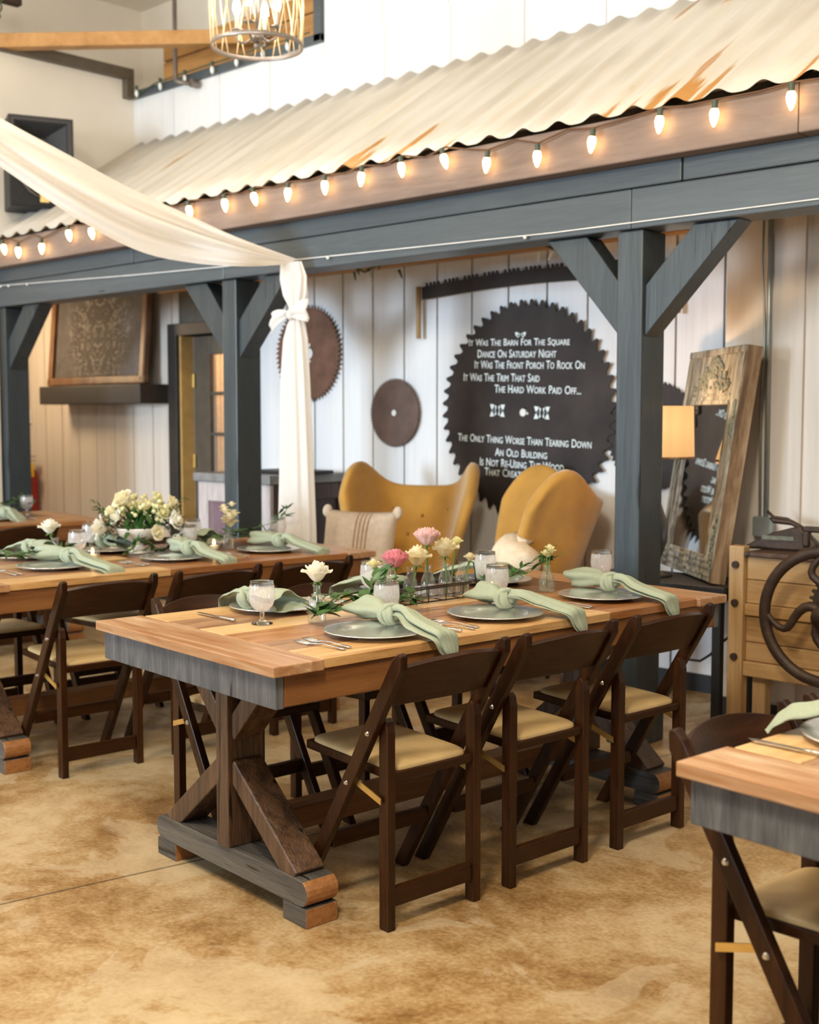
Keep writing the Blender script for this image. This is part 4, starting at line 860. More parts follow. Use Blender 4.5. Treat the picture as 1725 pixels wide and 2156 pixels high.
# ------------------------------------------------------------------ farm tables
TR = math.radians(-5.3)
PLANKS = [0, 1, 2, 0, 0, 2, 1, 0, 2, 1, 0, 1]     # tone of each plank, near half and far half in turn
def table(label, cx_, cy_):
    t = thing('farm_table', label, 'table', (cx_, cy_, 0), TR, 'trestle farm tables')
    Wd, Ln = 0.97, 1.98; e = 0.165
    m = MB(); random.seed(int(cx_ * 10)); x = -Wd / 2 + 0.012
    ws = [0.13, 0.16, 0.12, 0.15, 0.13, 0.14]; k = (Wd - 0.024) / sum(ws)
    for w_ in ws:
        w_ *= k; y0 = -Ln / 2 + e; 
        cut = random.uniform(-0.55, 0.55)
        for a, b_ in ((y0, cut), (cut, Ln / 2 - e)): m.box(x + 0.0016, x + w_ - 0.0016, a + 0.0012, b_ - 0.0012, 0.732, 0.7595)
        x += w_
    po = m.build('plank_top', M['top_y'], t, bevel=0.0018, seg=1)
    po.data.materials.append(M['top_y_mid']); po.data.materials.append(M['top_y_dark'])
    for pl in po.data.polygons: pl.material_index = PLANKS[(pl.index // 6) % 12]
    for s in (-1, 1):
        MB().box(-Wd / 2, Wd / 2, s * Ln / 2 - (0.163 if s > 0 else 0), s * Ln / 2 + (0.163 if s < 0 else 0), 0.731, 0.760).build('end_board', M['top_x'], t, bevel=0.003)
    for s in (-1, 1):
        MB().box(s * (Wd / 2 - 0.035) - 0.014, s * (Wd / 2 - 0.035) + 0.014, -Ln / 2 + 0.048, Ln / 2 - 0.048, 0.645, 0.7305).build('side_apron', M['apron_y'], t, bevel=0.003)
        MB().box(-Wd / 2 + 0.020, Wd / 2 - 0.020, s * (Ln / 2 - 0.033) - 0.013, s * (Ln / 2 - 0.033) + 0.013, 0.642, 0.7305).build('end_apron', M['apron_g'], t, bevel=0.002)
        yc = s * (Ln / 2 - 0.215)
        # foot with rounded ends
        fx = 0.405; pr = []
        for q in range(9):
            a = -PI / 2 + PI * q / 8; pr.append((fx - 0.035 + 0.035 * math.cos(a) if True else 0, 0.0925 + 0.0375 * math.sin(a)))
        pts = [(px_, yc - 0.055, pz) for px_, pz in pr] + [(-px_, yc - 0.055, pz) for px_, pz in pr[::-1]]
        ft = MB().prism(pts, (0, 0.11, 0)).build('trestle_foot', M['trestle_foot'], t, bevel=0.003)
        ft.data.materials.append(M['endgrain'])
        for pl in ft.data.polygons:
            if abs(pl.normal.x) > 0.45: pl.material_index = 1
        for sx in (-1, 1): MB().box(sx * 0.345 - 0.055, sx * 0.345 + 0.055, yc - 0.055, yc + 0.055, 0, 0.0545).build('foot_block', M['trestle_foot'], ft, bevel=0.003)
        for fb in ft.children:
            if len(fb.data.materials) == 1: fb.data.materials.append(M['endgrain'])
            for pl in fb.data.polygons:
                if abs(pl.normal.x) > 0.7: pl.material_index = 1
        MB().box(-0.032, 0.032, yc - 0.065, yc + 0.065, 0.13, 0.7305).build('trestle_post', M['trestle'], t, bevel=0.004)
        for sx in (-1, 1):
            MB().beam((sx * 0.02, yc, 0.37), (sx * 0.33, yc, 0.118), 0.10, 0.062, (0, 0, 1)).build('brace', M['trestle'], t, bevel=0.004)
            MB().beam((sx * 0.02, yc, 0.475), (sx * 0.26, yc, 0.725), 0.10, 0.06, (0, 0, 1)).build('brace', M['trestle'], t, bevel=0.004)
    MB().box(-0.045, 0.045, -Ln / 2 + 0.28, Ln / 2 - 0.28, 0.135, 0.205).build('stretcher', M['apron_y'], t, bevel=0.004)
    return t
TC = {'main': Vector((-2.784, 3.047, 0)), 'mid': Vector((-4.737, 3.214, 0)), 'near': Vector((-0.617, 2.913, 0)), 'far': Vector((-7.235, 3.37, 0))}
t_main = table('reclaimed plank farm table in the centre with pink peonies', *TC['main'][:2])
table('plank farm table behind on the left with the white footed bouquet bowl', *TC['mid'][:2])
table('plank farm table cut off by the lower right edge of the photo', *TC['near'][:2])
table('plank farm table far left in front of the painting wall', *TC['far'][:2])
ca, sa = math.cos(TR), math.sin(TR)
def TP(k, u, v, z=0.76):
    c = TC[k]; return (c.x + u * ca - v * sa, c.y + u * sa + v * ca, z)

# ------------------------------------------------------------------ folding chairs
def chair_proto(label, loc, rz, group):
    t = thing('folding_chair', label, 'chair', loc, rz, group)
    # local: faces +Y, origin on the floor midway between the rear feet
    def side(y): return (y[0], y[1])
    for s in (-1, 1):
        # long rail: back top to front foot, slightly kinked profile with chamfered top
        x0 = s * 0.193; w = 0.026
        a = Vector((0, -0.097, 0.765)); b_ = Vector((0, 0.355, 0.0)); d_ = (b_ - a).normalized(); n_ = Vector((0, -d_.z, d_.y)) * 0.021
        if n_.y > 0: n_ = -n_
        pts = [a - n_ * 0.55 - d_ * 0.012, a + n_ * 0.15 - d_ * 0.014, a + n_ + d_ * 0.02, b_ + n_ + d_ * 0.0, b_ - n_, a - n_ + d_ * 0.015]
        # trim feet flat on the floor
        t0 = (0 - (a + n_).z) / d_.z; pts[3] = a + n_ + d_ * t0
        t1 = (0 - (a - n_).z) / d_.z; pts[4] = a - n_ + d_ * t1
        r_ = MB().prism([p + Vector((x0 - w / 2, 0, 0)) for p in pts], (w, 0, 0)).build('side_rail', M['chair'], t, bevel=0.004)
        for by, bz in ((0.032, 0.545), (0.125, 0.390)): MB().cyl((x0 + s * w / 2, by, bz), (x0 + s * (w / 2 + 0.004), by, bz), 0.008, 0.005, 10).build('bolt', M['steel'], r_)
        xl = s * 0.162
        pts = [(xl - 0.014, -0.019, 0), (xl - 0.014, 0.019, 0), (xl - 0.014, 0.019, 0.55), (xl - 0.014, 0.012, 0.578), (xl - 0.014, 0, 0.588), (xl - 0.014, -0.012, 0.578), (xl - 0.014, -0.019, 0.55)]
        MB().prism(pts, (0.028, 0, 0)).build('leg', M['chair'], t, bevel=0.003)
        MB().prism([(s * 0.182, 0.0, 0.352), (s * 0.182, 0.0, 0.370), (s * 0.182, 0.125, 0.408), (s * 0.182, 0.125, 0.390)], (s * 0.004, 0, 0)).build('hinge_strap', M['brass'], t)
    def crest(u, v):
        x = (u - 0.5) * 0.36; k = 1 - (2 * u - 1) ** 2
        z = 0.628 + v * (0.115 + 0.022 * k) + 0.010 * k * (1 - v); y = -0.097 + (0.765 - z) * 0.59 - 0.038 * k
        return (x, y, z)
    MB().grid(crest, 18, 5).build('crest_rail', M['chair_x'], t, smooth=False, solid=0.017, bevel=0.003)
    MB().box(-0.147, 0.147, -0.011, 0.011, 0.062, 0.115).build('stretcher', M['chair_x'], t, bevel=0.003)
    MB().box(-0.180, 0.180, 0.215, 0.238, 0.175, 0.220).build('stretcher', M['chair_x'], t, bevel=0.003)
    MB().beam((0, -0.012, 0.423), (0, 0.385, 0.438), 0.300, 0.026).build('seat_frame', M['chair_x'], t, bevel=0.004)
    def pad(u, v):
        th = 2 * PI * u; ph = PI / 2 * v; e = 0.22
        sp = lambda c, e=e: math.copysign(abs(c) ** e, c)
        r = sp(math.cos(ph), 0.35) if v < 1 else 0
        y = 0.187 + 0.190 * sp(math.sin(th)) * r
        return (0.146 * sp(math.cos(th)) * r, y, 0.4365 + y * 0.038 + 0.020 * math.sin(ph) ** 0.6)
    MB().grid(pad, 56, 10, True).build('seat_pad', M['vinyl'], t, smooth=True)
    return t
NEAR, FAR = TR + PI / 2, TR - PI / 2     # chairs on the +u side face -u; on the -u side face +u
first = [None]
def chair(k, side, v, label, group, du=0.0, drz=0.0):
    u = (0.545 + du) if side == 'near' else -(0.58 + du)
    rz = (NEAR if side == 'near' else FAR) + drz
    loc = TP(k, u, v, 0)
    if first[0] is None:
        first[0] = chair_proto(label, loc, rz, group); return first[0]
    return dup(first[0], loc, rz, label, group)
G1 = 'chairs at the centre table'; G2 = 'chairs at the left table'; G3 = 'chairs at the lower right table'; G4 = 'chairs at the far left table'
chair('main', 'near', -0.50, 'brown folding chair, nearest of three on the near side of the peony table', G1)
chair('main', 'near', -0.026, 'brown folding chair, middle one on the near side of the peony table', G1)
chair('main', 'near', 0.473, 'brown folding chair by the post end, last on the near side of the peony table', G1)
chair('main', 'far', -0.477, 'brown folding chair beyond the trestle, nearest on the far side of the peony table', G1)
chair('main', 'far', 0.01, 'brown folding chair, middle one on the far side of the peony table', G1)
chair('main', 'far', 0.50, 'brown folding chair by the armchairs, last on the far side of the peony table', G1)
chair('mid', 'near', -0.51, 'brown folding chair whose full back faces us at the left table', G2, 0.04)
chair('mid', 'near', -0.01, 'brown folding chair, middle back along the left table', G2, 0.04)
chair('mid', 'near', 0.48, 'brown folding chair nearest the armchairs at the left table', G2, 0.04)
chair('mid', 'far', -0.50, 'brown folding chair, first seat beyond the left table at the photo edge', G2)
chair('mid', 'far', 0.02, 'brown folding chair, second seat beyond the left table', G2)
chair('mid', 'far', 0.52, 'brown folding chair, third seat beyond the left table', G2)
chair('near', 'far', -0.66, 'brown folding chair in the lower right corner, its leg close to us', G3, -0.09)
chair('near', 'far', -0.17, 'brown folding chair behind the white napkin at the right edge', G3, -0.09)
chair('far', 'near', 0.35, 'brown folding chair with its back to us at the far left table', G4)
chair('far', 'near', -0.15, 'brown folding chair at the photo edge by the far left table', G4)

# ------------------------------------------------------------------ table settings
def first_or_dup(cache, key, maker, loc, rz, label, cat, group):
    if key not in cache:
        o = maker(label, loc, rz, group); cache[key] = o; return o
    return dup(cache[key], loc, rz, label, group)
K = {}
def plate_mk(label, loc, rz, group):
    o = MB().lathe([(0, 0.004), (0.06, 0.0035), (0.090, 0.0045), (0.097, 0.0065), (0.103, 0.0115), (0.108, 0.0135), (0.125, 0.0150), (0.150, 0.0175), (0.155, 0.017), (0.1555, 0.0155), (0.150, 0.0145), (0.112, 0.008), (0.10, 0.0), (0, 0.0)], n=56).build('charger_plate', M['silver'], None, loc, rz, smooth=True)
    return tag(o, label, 'plate', group)
def goblet_mk(label, loc, rz, group):
    t = thing('water_goblet', label, 'glass', loc, rz, group)
    MB().lathe([(0.012, 0.040), (0.022, 0.045), (0.034, 0.058), (0.040, 0.078), (0.0405, 0.095), (0.0385, 0.116), (0.0380, 0.121)], n=30).build('bowl', M['goblet'], t, smooth=True)
    MB().lathe([(0.0380, 0.121), (0.0365, 0.132), (0.0368, 0.1332), (0.0357, 0.1328), (0.0362, 0.131), (0.0372, 0.121)], n=30).build('rim', M['crystal'], t, smooth=True)
    MB().lathe([(0, 0.0005), (0.033, 0.0005), (0.0335, 0.003), (0.022, 0.007), (0.009, 0.012), (0.0065, 0.022), (0.008, 0.030), (0.006, 0.036), (0.012, 0.0405), (0, 0.041)], n=26).build('stem', M['crystal'], t, smooth=True)
    MB().lathe([(0.0, 0.122), (0.0372, 0.122)], n=26).build('water', M['goblet_clear'], t)
    return t
def fork_mk(label, loc, rz, group):
    m = MB()     # handle along -Y, tines +Y
    prof = [(-0.095, 0.0065, 0.003), (-0.085, 0.0085, 0.004), (-0.05, 0.005, 0.006), (-0.01, 0.0032, 0.008), (0.02, 0.0035, 0.006), (0.032, 0.009, 0.004), (0.045, 0.0115, 0.003), (0.05, 0.0118, 0.003)]
    m.grid(lambda u, v: (lambda p: (p[1] * (2 * v - 1), p[0], p[2] + 0.0012 * (1 - (2 * v - 1) ** 2)))(prof[min(int(round(u * 7)), 7)]), 7, 4)
    for k in range(4): m.beam(((k - 1.5) * 0.0066, 0.049, 0.0032), ((k - 1.5) * 0.0062, 0.093, 0.007), 0.0020, 0.0012)
    o = m.build('fork', M['steel'], None, loc, rz, smooth=True, solid=0.0016)
    return tag(o, label, 'fork', group)
def knife_mk(label, loc, rz, group):
    t = thing('table_knife', label, 'knife', loc, rz, group)
    MB().lathe([(0, -0.10), (0.0055, -0.098), (0.0065, -0.08), (0.0055, -0.03), (0.0045, -0.002), (0, 0.0)], n=10).build('handle', M['steel'], t, smooth=True)
    t.children[0].rotation_euler = (-PI / 2, 0, 0); t.children[0].location = (0, 0, 0.0066); t.children[0].scale = (1, 0.7, 1)
    MB().prism([(-0.006, 0.0, 0.005), (0.006, 0.0, 0.005), (0.008, 0.05, 0.005), (0.0075, 0.10, 0.005), (0.002, 0.118, 0.005), (-0.006, 0.105, 0.005)], (0, 0, 0.0018)).build('blade', M['steel'], t)
    return t
def napkin_mesh(seed, over=0.10, drop=0.055):
    """knotted linen: folded +X tail runs to the table edge and over it, -X tail is a soft rolled ear, thick knot between"""
    rnd = random.Random(seed); m = MB(); b1, b2 = rnd.uniform(-0.03, 0.03), rnd.uniform(-0.05, 0.05)
    TA = [(0.0, 0, 0.032, 0.020), (0.03, 0, 0.042, 0.026), (0.07, b1 * 0.3, 0.042, 0.040), (0.115, b1, 0.026, 0.052), (0.15, b1 * 1.4, 0.019, 0.057), (0.15 + over * 0.5, b1 * 1.7, 0.008, 0.059), (0.15 + over, b1 * 2, -0.003, 0.056), (0.158 + over, b1 * 2.1 + 0.008, -0.012 - drop * 0.5, 0.042), (0.161 + over, b1 * 2.2 + 0.02, -0.012 - drop, 0.020)]
    ph = rnd.uniform(-0.4, 0.4)
    def tail(u, v):
        p = cr([q[:3] for q in TA], u); w_ = cr([(q[3], 0, 0) for q in TA], u).x
        # three folded layers: the strip doubles back on itself twice
        t_ = v * 3; k = int(min(t_, 2.999)); f = t_ - k
        y = (f if k % 2 == 0 else 1 - f) * 2 - 1
        wk = (1.0, 0.82, 0.62)[k]; sh = (0.0, 0.10, -0.05)[k]
        tri = 0.013 * math.sin((y + ph) * 2.6 + k) * (1 - 0.5 * u) + 0.007 * abs(math.sin(y * 4.5 + u * 3 + k)) ** 0.6 - 0.003
        lift = k * 0.0055 * (1 - 0.35 * u)
        last = u > 0.86
        return (p.x + (lift + tri * 0.5 if last else 0) + 0.012 * y * ph * u, p.y + (y * wk + sh) * w_, p.z + (0 if last else lift + tri * 0.8 + 0.004))
    m.grid(tail, 30, 36)
    TB = [(0.0, 0, 0.032, 0.020, 0.016), (-0.03, 0.0, 0.042, 0.026, 0.019), (-0.06, b2 * 0.4, 0.045, 0.042, 0.025), (-0.095, b2 * 0.8, 0.042, 0.056, 0.030), (-0.13, b2, 0.040, 0.064, 0.033), (-0.16, b2 * 1.2, 0.038, 0.060, 0.030)]
    ph2 = rnd.uniform(0, 6)
    def ear(u, v):
        p = cr([q[:3] for q in TB], u); w_ = cr([(q[3], q[4], 0) for q in TB], u)
        th = 2 * PI * v * 0.94 + 0.4
        fold = 1 + 0.16 * math.sin(th * 4 + ph2) * min(1, u * 2)
        edge = 0.020 * math.sin(th * 2 + ph2) * max(0, u - 0.8) * 5
        return (p.x - edge, p.y + w_.x * math.cos(th) * fold, max(p.z + w_.y * math.sin(th) * fold, 0.004 + 0.003 * math.sin(th * 5)))
    m.grid(ear, 22, 34)
    def wrap(a0, turns, x0, x1, R0, wv, hv, tilt, ph_):
        # a flattened roll of cloth winding round the bundle, its edges showing as layers
        def f(u, v):
            a = a0 + turns * 2 * PI * u; b_ = 2 * PI * v; e = math.sin(PI * min(1, max(0.0, u))) ** 0.35
            w = wv * e * (1 + 0.12 * math.sin(a * 2 + ph_)); hh = hv * (1 + 0.25 * math.sin(b_ * 4 + ph_ + a * 0.7))
            rr = R0 + hh * math.sin(b_) + 0.007 * u
            q = Vector((x0 + (x1 - x0) * u + w * math.cos(b_), rr * math.cos(a), rr * 0.86 * math.sin(a)))
            q.rotate(Matrix.Rotation(tilt, 3, 'Z')); return (q.x, q.y, max(q.z + 0.037, 0.003))
        m.grid(f, 44, 18)
    wrap(-0.6, 1.25, -0.020, 0.018, 0.024, 0.017, 0.010, 0.45, rnd.uniform(0, 6))
    wrap(0.8, 0.95, 0.016, -0.012, 0.030, 0.013, 0.009, -0.55, rnd.uniform(0, 6))
    m.ball((0.0, 0, 0.034), 0.022, 14, 9, (1.5, 1, .9))
    return m
NG = 'knotted sage napkins'
def napkin(seed, loc, rz, label, over, drop):
    o = napkin_mesh(seed, over, drop).build('linen_napkin', M['napkin'], None, loc, rz, smooth=True, solid=0.0022, sub=1)
    return tag(o, label, 'napkin', NG)
def plate(k, u, v, label): return first_or_dup(K, 'plate', plate_mk, TP(k, u, v, 0.7605), TR, label, 'plate', 'silver charger plates')
def goblet(k, u, v, label): return first_or_dup(K, 'goblet', goblet_mk, TP(k, u, v, 0.7605), 0, label, 'glass', 'water goblets')
def fork(k, u, v, rz, label): return first_or_dup(K, 'fork', fork_mk, TP(k, u, v, 0.7605), TR + rz, label, 'fork', 'silver forks')
def knife(k, u, v, rz, label): return first_or_dup(K, 'knife', knife_mk, TP(k, u, v, 0.7605), TR + rz, label, 'knife', 'silver knives')
def setting(k, u, v, rz_extra, seed, where, side='near', nk=(-0.04, 0.09), forks=True, knife_=True, over=0.09, drop=0.05, knife_dv=0.20):
    plate(k, u, v, 'silver charger plate ' + where)
    s = 1 if side == 'near' else -1
    nu, nv = u + s * nk[0], v + s * nk[1] if side == 'near' else v + nk[1]
    napkin(seed, TP(k, nu, nv, 0.771), TR + (0 if side == 'near' else PI) + rz_extra, 'sage napkin on the plate ' + where, over, drop)
    fr = PI / 2 * s
    if forks:
        fork(k, u + 0.03 * s, v - 0.205 * s, fr + 0.10, 'inner silver fork beside the plate ' + where)
        fork(k, u + 0.045 * s, v - 0.165 * s - 0.075 * s, fr + 0.16, 'outer silver fork beside the plate ' + where)
    if knife_: knife(k, u + 0.05 * s, v + knife_dv * s, fr + 0.05, 'silver knife beside the plate ' + where)
# centre table, near side
setting('main', 0.285, -0.485, 0.14, 1, 'nearest us on the peony table', over=0.10)
setting('main', 0.285, 0.010, 0.10, 2, 'in the middle of the peony table near side')
setting('main', 0.245, 0.585, 0.08, 3, 'at the post end of the peony table', over=0.12)
# centre table, far side
setting('main', -0.300, -0.430, -0.10, 4, 'at the far left corner of the peony table', 'far', (0.0, -0.10), True, False, over=0.05)
knife('main', -0.27, -0.68, -PI / 2 + 0.02 + PI, 'silver knife lying alone near the left corner of the peony table')
setting('main', -0.310, 0.060, 0.0, 5, 'behind the rose vase on the peony table', 'far', (0.0, -0.04), False, True, over=0.05, knife_dv=0.22)
setting('main', -0.310, 0.590, 0.1, 6, 'behind the bottle rack on the peony table', 'far', (0.02, -0.02), False, False, over=0.05)
for u, v, lb in ((-0.088, -0.632, 'frosty water goblet standing alone before the left corner napkin'), (0.155, -0.335, 'frosty water goblet in front of the left end of the bottle rack'), (0.09, 0.215, 'frosty water goblet in front of the right end of the bottle rack'),
                 (0.03, 0.835, 'frosty water goblet at the post end of the peony table'), (-0.27, -0.045, 'frosty water goblet behind the left end of the bottle rack'), (-0.237, 0.482, 'frosty water goblet behind the right end of the bottle rack')):
    goblet('main', u, v, lb)
# left table
setting('mid', 0.120, -0.475, 0.15, 7, 'before the round vase on the left table', over=0.19, drop=0.05)
setting('mid', 0.170, 0.075, 0.15, 8, 'below the footed bouquet on the left table', over=0.15, drop=0.06, nk=(-0.02, 0.09))
setting('mid', 0.170, 0.590, 0.12, 9, 'at the drape end of the left table', over=0.14, drop=0.02)
setting('mid', -0.33, -0.40, 0.0, 10, 'behind the garland at the photo edge', 'far', (0, 0.03), False, False, over=0.05)
setting('mid', -0.33, 0.02, 0.2, 11, 'behind the candle on the left table', 'far', (0.05, 0.0), False, True, over=0.02)
setting('mid', -0.33, 0.50, 0.0, 12, 'behind the bouquet on the left table', 'far', (0.0, 0.0), False, False, over=0.05)
for u, v, lb in ((-0.124, -0.248, 'frosty goblet in front of the candle on the left table'), (-0.414, -0.037, 'frosty goblet behind the candle on the left table'), (-0.015, 0.258, 'frosty goblet right of the bouquet, front one'), (-0.28, 0.444, 'frosty goblet right of the bouquet, rear one'), (-0.10, 0.83, 'frosty goblet by the drape end of the left table')):
    goblet('mid', u, v, lb)
# lower right table
setting('near', -0.30, -0.575, 0.45, 13, 'on the lower right corner table', 'far', (0.02, -0.01), False, False, over=0.03, drop=0.0)
knife('near', -0.36, -0.765, -PI / 2 + PI + 0.05, 'silver knife on the table in the lower right corner')
# far left table
setting('far', 0.08, 0.40, 0.2, 14, 'on the far left table', over=0.06, drop=0.0)
goblet('far', -0.16, 0.72, 'clear goblet on the far left table')

# ------------------------------------------------------------------ flowers and greenery
def wrap_petal(m, c, az, half, R_, h_, flare, rnd, z0=0.0, ruf=0.03, nu=7, nv=6):
    """one petal wrapped round the flower axis: cupped wall, rounded top edge rolling outwards"""
    ph = rnd.uniform(0, 6)
    def f(u, v):
        a = (u - 0.5) * 2
        wdt = half * (0.45 + 0.55 * math.sin(PI * min(1, 0.15 + 0.85 * v) * 0.62))
        ang = az + a * wdt
        r = R_ * (0.22 + 0.78 * math.sin(min(1, v * 1.15) * PI / 2) ** 0.8) + flare * max(0, v - 0.55) ** 1.5 * 2.2 + ruf * R_ * math.sin(a * 5 + ph) * v
        z = z0 + h_ * v * (1 - 0.16 * a * a * v) - flare * 0.55 * max(0, v - 0.7) ** 1.3 * 2 + ruf * h_ * math.sin(a * 6 + ph * 1.7) * v
        return c + Vector((r * math.cos(ang), r * math.sin(ang), z))
    m.grid(f, nu, nv)
def rose_bloom(m, c, R, rnd, tilt=None, layers=5):
    c = Vector(c)
    for L_ in range(layers):
        k = L_ / (layers - 1); n = 3 if L_ < 2 else 5
        for i in range(n):
            az = 2 * PI * i / n + L_ * 0.9 + rnd.uniform(-.25, .25)
            wrap_petal(m, c, az, (1.15 if n == 3 else 0.80) * rnd.uniform(.9, 1.1), R * (0.16 + 0.50 * k), R * (1.38 - 0.42 * k * k) * rnd.uniform(.94, 1.06), R * (0.02 + 0.62 * k * k), rnd, 0, 0.04)
def peony_bloom(m, c, R, rnd):
    c = Vector(c)
    for i in range(8): wrap_petal(m, c, 2 * PI * i / 8, 0.55, R * 0.80, R * 0.95 * rnd.uniform(.9, 1.1), R * 0.30, rnd, 0, 0.06)
    for i in range(95):
        az = rnd.uniform(0, 2 * PI); q = math.sqrt(rnd.random()); rr = R * 0.78 * q
        wrap_petal(m, c + Vector((rr * 0.35 * math.cos(az), rr * 0.35 * math.sin(az), R * 0.25)), az, rnd.uniform(.25, .55) / max(0.35, q), rr * 0.75 + 0.002, R * (1.05 - 0.35 * q * q) * rnd.uniform(.85, 1.1), R * 0.10, rnd, 0, 0.10, 6, 4)
def leaf(m, base, d, L_, w, n_=None, bend=0.2):
    d = Vector(d).normalized(); up = Vector(n_ if n_ else (0, 0, 1)); s = d.cross(up)
    if s.length < 1e-3: s = Vector((1, 0, 0))
    s.normalize(); up = s.cross(d)
    def f(u, v):
        a = (v - 0.5) * 2; ww = w * math.sin(PI * (u ** 0.75)) * (1 if 0 < u < 1 else 0)
        return Vector(base) + d * L_ * u + s * a * ww / 2 + up * (0.10 * w * a * a - bend * L_ * u * u)
    m.grid(f, 6, 2)
def stem_of(pts, r, parent, mat='stem'): return MB().tube(pts, r, 6).build('stem', M[mat], parent, smooth=True)
def flower(name, label, cat, loc, kind, mat, R, stem_len, seed, group, lean=(0, 0), leaves=0):
    rnd = random.Random(seed); t = thing(name, label, cat, loc, 0, group); top = Vector((lean[0], lean[1], 0))
    m = MB()
    if kind == 'rose': rose_bloom(m, top, R, rnd)
    elif kind == 'peony': peony_bloom(m, top, R, rnd)
    elif kind == 'spray':
        for k in range(4):
            rose_bloom(m, top + Vector((rnd.uniform(-1, 1) * R * 1.5, rnd.uniform(-1, 1) * R * 1.2, -R * 1.6 * (k > 0) * rnd.uniform(.3, 1.2))), R, rnd, layers=3)
    elif kind == 'sweet':
        for k in range(7): rose_bloom(m, top + Vector((rnd.uniform(-1, 1) * R * 0.7, rnd.uniform(-1, 1) * R * 0.7, -R * 0.95 * k * 0.55 + R * 1.2)), R * (0.6 + 0.1 * k), rnd, layers=3)
    m.build('bloom', M[mat], t, smooth=True)
    st = stem_of([(0, 0, -stem_len), (lean[0] * 0.3, lean[1] * 0.3, -stem_len * 0.5), (lean[0], lean[1], 0.004)], 0.0025 + R * 0.02, t)
    m = MB()
    for k in range(5): leaf(m, top + Vector((0, 0, 0.002)), (math.cos(k * 1.257), math.sin(k * 1.257), -0.25), R * 0.55, R * 0.25)
    m.build('sepals', M['stem'], t, smooth=True)
    if kind == 'spray':
        m = MB()
        for k in range(3): m.tube([(0, 0, -stem_len * 0.55), top + Vector((rnd.uniform(-1, 1) * R * 1.4, rnd.uniform(-1, 1) * R, -R * 0.8))], 0.0015, 5)
        m.build('twigs', M['stem'], t)
    if leaves:
        m = MB()
        for k in range(leaves): leaf(m, top * 0.6 + Vector((0, 0, -stem_len * rnd.uniform(.1, .5))), (math.cos(k * 2.4), math.sin(k * 2.4), -0.1), 0.045, 0.02)
        m.build('leaves', M['leaf'], t, smooth=True)
    return t
VB = [(0, 0.002), (0.026, 0.002), (0.028, 0.006), (0.028, 0.062), (0.026, 0.070), (0.014, 0.086), (0.0115, 0.095), (0.0115, 0.112), (0.0145, 0.118), (0.0135, 0.119)]
def vase(label, loc, prof, mat, rib=0, amp=0.0, sc=1.0):
    t = thing('bud_vase', label, 'vase', loc, 0, 'glass bud vases')
    MB().lathe([(r * sc, z * sc) for r, z in prof], n=48 if rib else 28, rib=rib, ribamp=amp).build('glass_body', M[mat], t, smooth=True)
    MB().lathe([(0, 0.045 * sc), (0.022 * sc, 0.045 * sc)], n=20).build('water', M['goblet_clear'], t)
    return t
FG = 'cut flowers in bud vases'
p = TP('main', 0.01, -0.494, 0.7605); vase('ribbed clear bud vase holding the white rose on the peony table', p, VB, 'glass', 16, 0.02)
flower('rose', 'single white rose in the bud vase on the peony table', 'flower', (p[0], p[1], p[2] + 0.128), 'rose', 'white_petal', 0.046, 0.10, 21, FG)
VR = [(0, 0.002), (0.028, 0.002), (0.030, 0.008), (0.0285, 0.035), (0.022, 0.062), (0.013, 0.080), (0.0125, 0.088), (0.0165, 0.098), (0.0155, 0.0985)]
p = TP('main', 0.011, 0.551, 0.7605); vase('ribbed green tinted bud vase right of the bottle rack', p, VR, 'ribglass', 18, 0.035)
flower('ranunculus', 'small cream blooms in the ribbed vase right of the bottle rack', 'flower', (p[0], p[1], p[2] + 0.155), 'spray', 'yellow_petal', 0.017, 0.14, 22, FG)
VR2 = [(0, 0.002), (0.040, 0.002), (0.045, 0.01), (0.043, 0.03), (0.03, 0.055), (0.0155, 0.072), (0.0145, 0.090), (0.02, 0.097), (0.019, 0.098)]
p = TP('mid', -0.191, -0.323, 0.7605); vase('round clear vase at the left end of the left table', p, VR2, 'glass')
flower('rose', 'open cream rose in the round vase on the left table', 'flower', (p[0], p[1], p[2] + 0.115), 'rose', 'white_petal', 0.048, 0.09, 23, FG, (-0.02, -0.015))
p = TP('mid', -0.014, 0.48, 0.7605); vase('square shouldered clear vase right of the bouquet', p, [(r * 1.0, z * 0.85) for r, z in VB], 'glass')
flower('sweet_pea', 'tall cream bloom in the vase in front of the braced post', 'flower', (p[0], p[1], p[2] + 0.17), 'sweet', 'cream_petal', 0.032, 0.15, 24, FG)
# wire rack with bottles
RC = TP('main', -0.105, 0.072, 0.7605); RZ = TR + math.radians(0.5)
t = thing('wire_bottle_rack', 'black wire bottle rack in the middle of the peony table', 'rack', RC, RZ)
m = MB(); hx, hy = 0.048, 0.205
for z in (0.006, 0.052, 0.058): m.tube([(-hx, -hy, z), (hx, -hy, z), (hx, hy, z), (-hx, hy, z)], 0.0028, 6, True)
for y in [-hy + i * (2 * hy / 5) for i in range(6)]:
    for x in (-hx, hx): m.cyl((x, y, 0.004), (x, y, 0.058), 0.002, n=6)
    m.cyl((-hx, y, 0.004), (hx, y, 0.004), 0.002, n=6)
m.build('basket', M['rackwire'], t, smooth=True)
for s in (-1, 1): MB().tube([(-0.03, s * hy, 0.055), (-0.012, s * (hy + 0.004), 0.12), (0.012, s * (hy + 0.004), 0.12), (0.03, s * hy, 0.055)], 0.0025, 6).build('handle', M['rackwire'], t, smooth=True)
BB = [(0, 0.002), (0.024, 0.002), (0.026, 0.006), (0.026, 0.055), (0.022, 0.072), (0.0125, 0.095), (0.0115, 0.112), (0.0145, 0.118), (0.0138, 0.119)]
